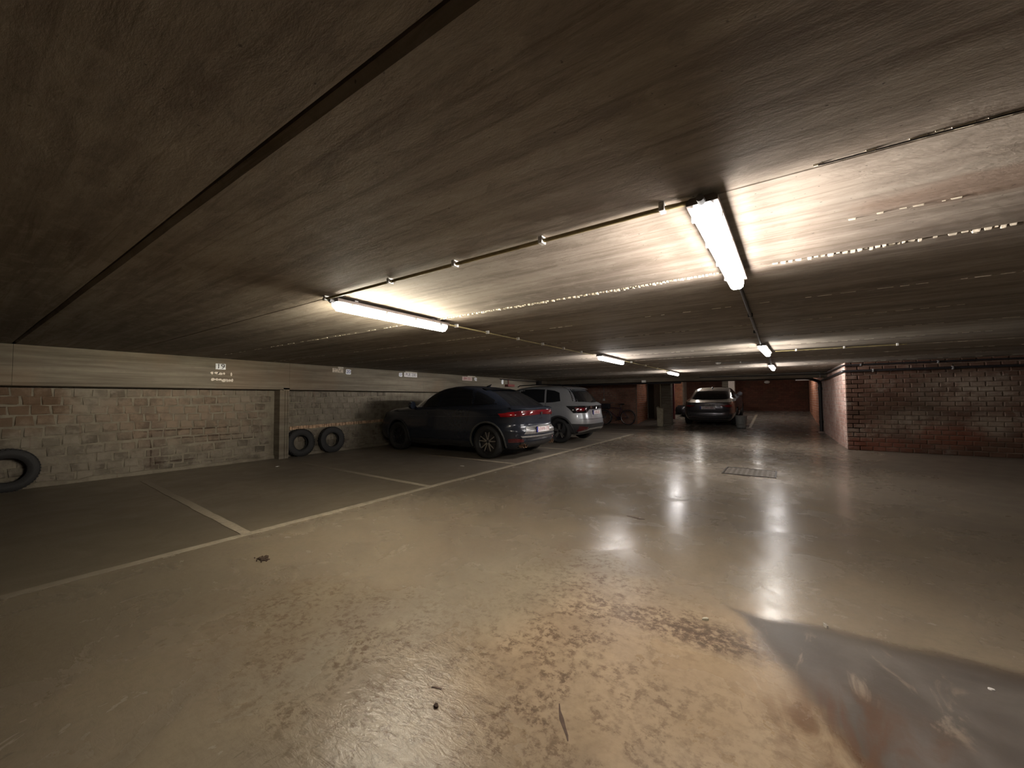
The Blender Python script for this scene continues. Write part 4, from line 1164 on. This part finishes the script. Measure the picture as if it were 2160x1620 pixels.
# ---- silver small SUV
def build_suv():
    root = empty('car', (-4.10, 10.28, 0), (0, 0, PI)); tag(root, 'silver upright hatchback car with black rear light band behind the dark car', 'car', None)
    L = [(.22, .30, 3.92, .76, 5), (.30, .14, 4.04, .83, 5), (.42, .03, 4.10, .865, 5), (.54, .0, 4.11, .88, 5), (.66, .01, 4.10, .88, 5), (.78, .035, 4.06, .88, 5), (.90, .05, 3.95, .878, 5),
         (.98, .055, 3.70, .87, 4.6), (1.03, .07, 3.35, .85, 4.4), (1.07, .12, 3.12, .83, 4.2), (1.15, .19, 2.98, .80, 4.2), (1.28, .30, 2.78, .76, 4.2), (1.40, .42, 2.58, .715, 4.0), (1.48, .52, 2.38, .675, 3.8),
         (1.53, .66, 2.15, .62, 3.4), (1.56, .95, 1.9, .48, 3.2), (1.575, 1.2, 1.7, .25, 3)]
    car = Car(L); P = CARS
    car.body(P, root, (.77, 3.32), .325, .58)
    for sd in (-1, 1):
        for ax in (.77, 3.32): wheel(root, ax, sd, .325, .21, .765, RIMA, RIMD, 5, style=1)
        car.patch('side_window', GLS, root, [(2.86, 1.13), (2.5, 1.38), (2.12, 1.46)], [(2.95, 1.075), (2.6, 1.075), (2.12, 1.08)], .003, 6, 6, sd)
        car.patch('side_window', GLS, root, [(2.06, 1.465), (1.6, 1.475), (1.26, 1.46)], [(2.06, 1.08), (1.6, 1.085), (1.22, 1.09)], .003, 6, 6, sd)
        car.patch('side_window', GLS, root, [(1.20, 1.455), (.95, 1.42), (.80, 1.36)], [(1.16, 1.09), (.95, 1.10), (.74, 1.13)], .003, 6, 6, sd)
        car.patch('sill_cladding', CLAD, root, [(2.92, .40), (2, .40), (1.18, .40)], [(2.92, .23), (2, .23), (1.18, .23)], .012, 3, 8, sd)
        for ax in (.77, 3.32):
            pts = []
            for i in range(25):
                a = PI*(-.06+1.12*i/24); xx = ax+.395*math.cos(a); zz = .325+.395*math.sin(a)
                if zz > .22: pts.append((xx, sd*(car.ys(min(max(xx, .1), 4.0), zz)+.006), zz))
            MB().tube(pts, .026, 8).build('arch_trim', CLAD, root, smooth=True)
        pts = [(2.25, sd*.575, 1.545), (2.18, sd*.585, 1.585), (1.5, sd*.585, 1.605), (.85, sd*.575, 1.585), (.76, sd*.565, 1.54)]
        MB().tube(pts, .014, 8).build('roof_rail', BLKG, root, smooth=True)
        m = MB()
        for xx in (1.4, 2.4): m.box((xx-.09, sd*(car.ys(xx, .93)+.01)-.012, .92), (xx+.09, sd*(car.ys(xx, .93)+.01)+.012, .95))
        m.build('door_handle', P, root, bevel=.005)
        # rear light cluster
        car.patch('tail_light', DRED, root, [(sd*.54, .965), (sd*.70, .965), (sd*.88, .965)], [(sd*.58, .90), (sd*.66, .855), (sd*.84, .85)], .014, 4, 6)
        car.patch('light_surround', BLKG, root, [(sd*.44, 1.0), (sd*.70, 1.005), (sd*1.10, 1.0)], [(sd*.44, .90), (sd*.56, .815), (sd*.93, .81)], .008, 4, 6)
        car.patch('lamp_inlay', RED, root, [(sd*.64, .94), (sd*.76, .94)], [(sd*.66, .89), (sd*.76, .885)], .017, 2, 4)
        car.patch('rear_reflector', DRED, root, [(sd*.52, .44), (sd*.80, .47)], [(sd*.56, .33), (sd*.78, .33)], .032, 2, 6)
    car.patch('light_band', BLKG, root, [(-.46, 1.0), (0, 1.0), (.46, 1.0)], [(-.46, .905), (0, .905), (.46, .905)], .008, 2, 8)
    car.patch('rear_window', GLS, root, [(-.56, 1.43), (0, 1.445), (.56, 1.43)], [(-.66, 1.11), (0, 1.10), (.66, 1.11)], .004, 8, 8)
    car.patch('window_frame', BLKG, root, [(-.60, 1.455), (0, 1.47), (.60, 1.455)], [(-.80, 1.12), (0, 1.085), (.80, 1.12)], .0015, 8, 8)
    car.patch('roof_spoiler', P, root, [(-.58, 1.52), (0, 1.535), (.58, 1.52)], [(-.62, 1.455), (0, 1.47), (.62, 1.455)], .09, 2, 10)
    car.patch('tailgate_ledge', P, root, [(-.74, 1.085), (0, 1.09), (.74, 1.085)], [(-.74, 1.01), (0, 1.015), (.74, 1.01)], .03, 3, 10)
    car.patch('plate_recess', P, root, [(-.36, .90), (0, .905), (.36, .90)], [(-.34, .70), (0, .695), (.34, .70)], .004, 3, 6)
    car.patch('tailgate_seam', BLKG, root, [(-.80, .655), (0, .65), (.80, .655)], [(-.80, .648), (0, .643), (.80, .648)], .002, 1, 12)
    car.patch('bumper_cladding', CLAD, root, [(-1.25, .53), (-.5, .52), (0, .52), (.5, .52), (1.25, .53)], [(-1.2, .25), (-.5, .25), (0, .25), (.5, .25), (1.2, .25)], .022, 5, 8)
    # silver skid strip with dropped ends
    car.patch('skid_strip', SILV, root, [(-.72, .315), (-.46, .405), (0, .41), (.46, .405), (.72, .315)], [(-.66, .27), (-.42, .36), (0, .365), (.42, .36), (.66, .27)], .038, 2, 6)
    x = car.at(0, .955, .012).x
    mt = Matrix.Translation((x-.006, 0, .955))
    MB().tube([(x-.006, .055*math.cos(2*PI*i/28), .955+.055*math.sin(2*PI*i/28)) for i in range(28)], .006, 6, closed=True).tube([(x-.006, .036, .99), (x-.006, .012, .92), (x-.006, 0, .955), (x-.006, -.012, .92), (x-.006, -.036, .99)], .004, 6).build('emblem', CHR, root, smooth=True)
    plate(car, root, .82, '1-VSR-302', 0, w_=.50)
    mirror_obj(car, root, 2.72, 1.07, P)
    m = MB().tube([(.10, .05, 1.12), (.30, -.30, 1.17)], .008, 6); m.location = None; m.build('wiper', BLKG, root)
    MB().tube([(.75, 0, 1.545), (.68, 0, 1.58), (.62, 0, 1.62)], [.03, .022, .006], 8).build('aerial_fin', BLKG, root, smooth=True)
    seams(car, root, [[(2.09, 1.07), (2.09, .7), (2.07, .42)], [(2.95, 1.06), (2.92, .8), (2.9, .45)], [(1.17, 1.08), (1.20, .85), (1.22, .75)]])
    return root
build_suv()

# ---- far saloon, nose to the end wall
def build_saloon():
    root = empty('car', (-2.26, 17.35, .0), (0, -math.atan(.093)*.9, PI/2)); root.scale = (1.08, 1.08, 1.05); tag(root, 'dark grey saloon car parked nose-in on the ramp under the beam', 'car', None)
    L = [(.20, .25, 4.45, .78, 5), (.28, .10, 4.62, .86, 5), (.40, .02, 4.70, .905, 5), (.52, .0, 4.70, .92, 5), (.62, .03, 4.68, .92, 5), (.74, .07, 4.60, .915, 5), (.84, .085, 4.40, .905, 4.8), (.91, .085, 4.00, .89, 4.6),
         (.955, .10, 3.55, .875, 4.4), (.985, .28, 3.42, .84, 4.2), (1.02, .55, 3.32, .80, 4), (1.10, .74, 3.12, .76, 4), (1.20, .96, 2.88, .71, 4), (1.30, 1.20, 2.62, .66, 3.8), (1.37, 1.48, 2.34, .60, 3.4), (1.41, 1.75, 2.1, .42, 3), (1.42, 1.85, 2.0, .25, 3)]
    car = Car(L); P = CARG
    car.body(P, root, (.95, 3.77), .33, .60)
    for sd in (-1, 1):
        for ax in (.95, 3.77): wheel(root, ax, sd, .33, .22, .80, RIMA, RIMD, 5, style=1)
        car.patch('side_window', GLS, root, [(3.05, 1.09), (2.6, 1.29), (2.2, 1.345)], [(3.2, 1.02), (2.7, 1.02), (2.2, 1.02)], .003, 5, 6, sd)
        car.patch('side_window', GLS, root, [(2.14, 1.345), (1.7, 1.34), (1.35, 1.27)], [(2.14, 1.02), (1.7, 1.02), (1.15, 1.03)], .003, 5, 6, sd)
        car.patch('window_trim', CHR, root, [(3.2, 1.012), (2.2, 1.01), (.95, 1.03)], [(3.2, 1.0), (2.2, .998), (.95, 1.018)], .006, 1, 10, sd)
        car.patch('tail_light', DRED, root, [(sd*.42, .845), (sd*.70, .865), (sd*1.0, .87)], [(sd*.46, .80), (sd*.70, .755), (sd*.95, .75)], .01, 3, 6)
        car.patch('lamp_inlay', RED, root, [(sd*.55, .83), (sd*.85, .84)], [(sd*.58, .80), (sd*.83, .79)], .013, 2, 6)
        car.patch('sill_cladding', CLAD, root, [(3.3, .30), (2.3, .30), (1.4, .30)], [(3.3, .21), (2.3, .21), (1.4, .21)], .010, 2, 8, sd)
    car.patch('rear_window', GLS, root, [(-.46, 1.335), (0, 1.345), (.46, 1.335)], [(-.66, 1.03), (0, 1.02), (.66, 1.03)], .004, 8, 8)
    car.patch('boot_lip', P, root, [(-.74, .972), (0, .982), (.74, .972)], [(-.76, .93), (0, .935), (.76, .93)], .02, 2, 10)
    car.patch('plate_recess', P, root, [(-.36, .82), (0, .825), (.36, .82)], [(-.33, .68), (0, .675), (.33, .68)], -.002, 3, 6)
    car.patch('boot_seam', BLKG, root, [(-.74, .635), (0, .63), (.74, .635)], [(-.74, .62), (0, .615), (.74, .62)], .003, 1, 12)
    car.patch('bumper_strip', CHR, root, [(-.78, .405), (0, .395), (.78, .405)], [(-.78, .395), (0, .385), (.78, .395)], .012, 1, 12)
    car.patch('bumper_strip', CHR, root, [(-.72, .325), (0, .315), (.72, .325)], [(-.70, .305), (0, .295), (.70, .305)], .016, 1, 12)
    car.patch('rear_diffuser', CLAD, root, [(-.70, .37), (0, .365), (.70, .37)], [(-.66, .22), (0, .21), (.66, .22)], .008, 3, 10)
    x = car.at(0, .875, .01).x
    m = MB()
    for k in range(4):
        cy = .069-.046*k; m.tube([(x-.004, cy+.03*math.cos(2*PI*i/20), .875+.03*math.sin(2*PI*i/20)) for i in range(20)], .004, 6, closed=True)
    m.build('emblem', CHR, root, smooth=True)
    plate(car, root, .755, '2-FPZ-585', 0)
    mirror_obj(car, root, 3.02, 1.02, P)
    MB().tube([(1.75, 0, 1.41), (1.68, 0, 1.43), (1.62, 0, 1.465)], [.03, .022, .006], 8).build('aerial_fin', P, root, smooth=True)
    # brake light and parcel shelf object behind the glass show as a pale strip
    car.patch('high_brake_light', DRED, root, [(-.14, 1.345), (.14, 1.345)], [(-.14, 1.33), (.14, 1.33)], .008, 1, 4)
    return root
build_saloon()

# ------------------------------------------------------------------ bicycles
def bicycle(label, loc, yaw, lean, frm, basket=False, Rw=.34):
    root = empty('bicycle', loc, (lean, 0, yaw)); tag(root, label, 'bicycle', 'bicycles by the brick wall')
    fm = plain('bike_frame_paint', frm, .35, .2)
    RX, FX = 0.0, 1.05
    for ax in (RX, FX):
        wr_ = empty('wheel', (ax, 0, Rw)); wr_.parent = root
        MB().tube([(Rw*math.cos(2*PI*i/40)*.955, 0, Rw*math.sin(2*PI*i/40)*.955) for i in range(40)], .019, 8, closed=True).build('tyre', RUB, wr_, smooth=True)
        MB().tube([((Rw-.035)*math.cos(2*PI*i/40), 0, (Rw-.035)*math.sin(2*PI*i/40)) for i in range(40)], .009, 6, closed=True).build('rim', STL, wr_, smooth=True)
        m = MB()
        for i in range(20):
            a = 2*PI*i/20; s = .02 if i % 2 else -.02
            m.tube([(0.015*math.cos(a+1), s, .015*math.sin(a+1)), ((Rw-.035)*math.cos(a), 0, (Rw-.035)*math.sin(a))], .0018, 4)
        o = m.build('spokes', STL, wr_); o['kind'] = 'stuff'
        MB().cyl((0, -.04, 0), (0, .04, 0), .018, 10).build('hub', DKM, wr_, smooth=True)
    bb = Vector((.43, 0, .28)); st = Vector((.30, 0, .80)); hd = Vector((.86, 0, .78)); hd2 = Vector((.90, 0, .66))
    m = MB(); m.tube([bb, st], .015, 8); m.tube([st+Vector((.02, 0, -.06)), hd], .015, 8); m.tube([bb, hd2], .018, 8); m.tube([hd+Vector((-.01, 0, .04)), hd2], .019, 8)
    for s in (-1, 1):
        m.tube([bb+Vector((0, s*.02, 0)), (RX, s*.055, Rw)], .009, 6); m.tube([st+Vector((0, s*.015, -.05)), (RX, s*.055, Rw)], .008, 6)
    m.build('frame', fm, root, smooth=True)
    m = MB()
    for s in (-1, 1): m.tube([hd2+Vector((0, s*.03, -.01)), (FX-.03, s*.05, Rw+.12), (FX, s*.05, Rw)], .010, 6)
    m.build('fork', fm, root, smooth=True)
    m = MB(); m.tube([hd, (.83, 0, .92)], .012, 8); m.tube([(.72, -.30, .98), (.80, -.24, .97), (.85, -.08, .94), (.85, .08, .94), (.80, .24, .97), (.72, .30, .98)], .011, 8); m.build('handlebar', STL, root, smooth=True)
    m = MB(); m.tube([st, (.285, 0, .90)], .012, 8); m.build('seat_post', STL, root, smooth=True)
    m = MB(); m.tube([(.14, 0, .935), (.20, 0, .94), (.30, 0, .93), (.40, 0, .93), (.43, 0, .925)], [.05, .075, .05, .022, .012], 10); m.v = [(x, y, .93+(z-.93)*.45) for x, y, z in m.v]; m.build('saddle', BLKP, root, smooth=True)
    m = MB(); m.lathe([(0, .0), (.09, .0), (.095, .004), (.09, .008), (0, .008)], 24, Matrix.Translation((bb.x, -.05, bb.z))); m.build('chainring', DKM, root, smooth=True)
    m = MB(); m.tube([(bb.x, -.07, bb.z), (bb.x+.14, -.07, bb.z-.09)], .009, 6); m.tube([(bb.x, .07, bb.z), (bb.x-.14, .07, bb.z+.09)], .009, 6)
    m.box((bb.x+.10, -.14, bb.z-.10), (bb.x+.18, -.07, bb.z-.08)); m.box((bb.x-.18, .07, bb.z+.08), (bb.x-.10, .14, bb.z+.10)); m.build('crank', DKM, root)
    # rear mudguard, rack
    m = MB(); n = 14; vs = []; fs = []
    for i in range(n+1):
        a = math.radians(35+135*i/n); r_ = Rw+.03
        vs += [(r_*math.cos(a), -.028, Rw+r_*math.sin(a)), (r_*math.cos(a), .028, Rw+r_*math.sin(a)), ((r_-.004)*math.cos(a), -.028, Rw+(r_-.004)*math.sin(a)), ((r_-.004)*math.cos(a), .028, Rw+(r_-.004)*math.sin(a))]
    for i in range(n): a = 4*i; b = a+4; fs += [(a, a+1, b+1, b), (a+2, b+2, b+3, a+3), (a, b, b+2, a+2), (a+1, a+3, b+3, b+1)]
    m.add(vs, fs); m.build('mudguard', SILV if basket else DKM, root, smooth=True)
    if basket:
        m = MB()
        for s in (-1, 1): m.tube([(.22, s*.05, .74), (-.22, s*.05, .74)], .006, 6); m.tube([(-.05, s*.06, .74), (0, s*.055, Rw)], .005, 6)
        m.build('rack', DKM, root)
        m = MB().box((-.24, -.15, .75), (.17, .15, .96)); m.build('bag', plain('bag_cloth', (.02, .018, .028), .8), root, bevel=.03)
    return root
# travel direction is local +x; both face left (-X), rear wheels toward the pier
bicycle('dark bicycle with a black bag on its rear rack, close to the silver car', (-6.42, 16.85, 0), PI, math.radians(6), (.03, .05, .045), True)
bicycle('dark purple bicycle with a bare saddle, nearest to the brick pier', (-5.50, 17.42, 0), PI, math.radians(-4), (.05, .02, .05))
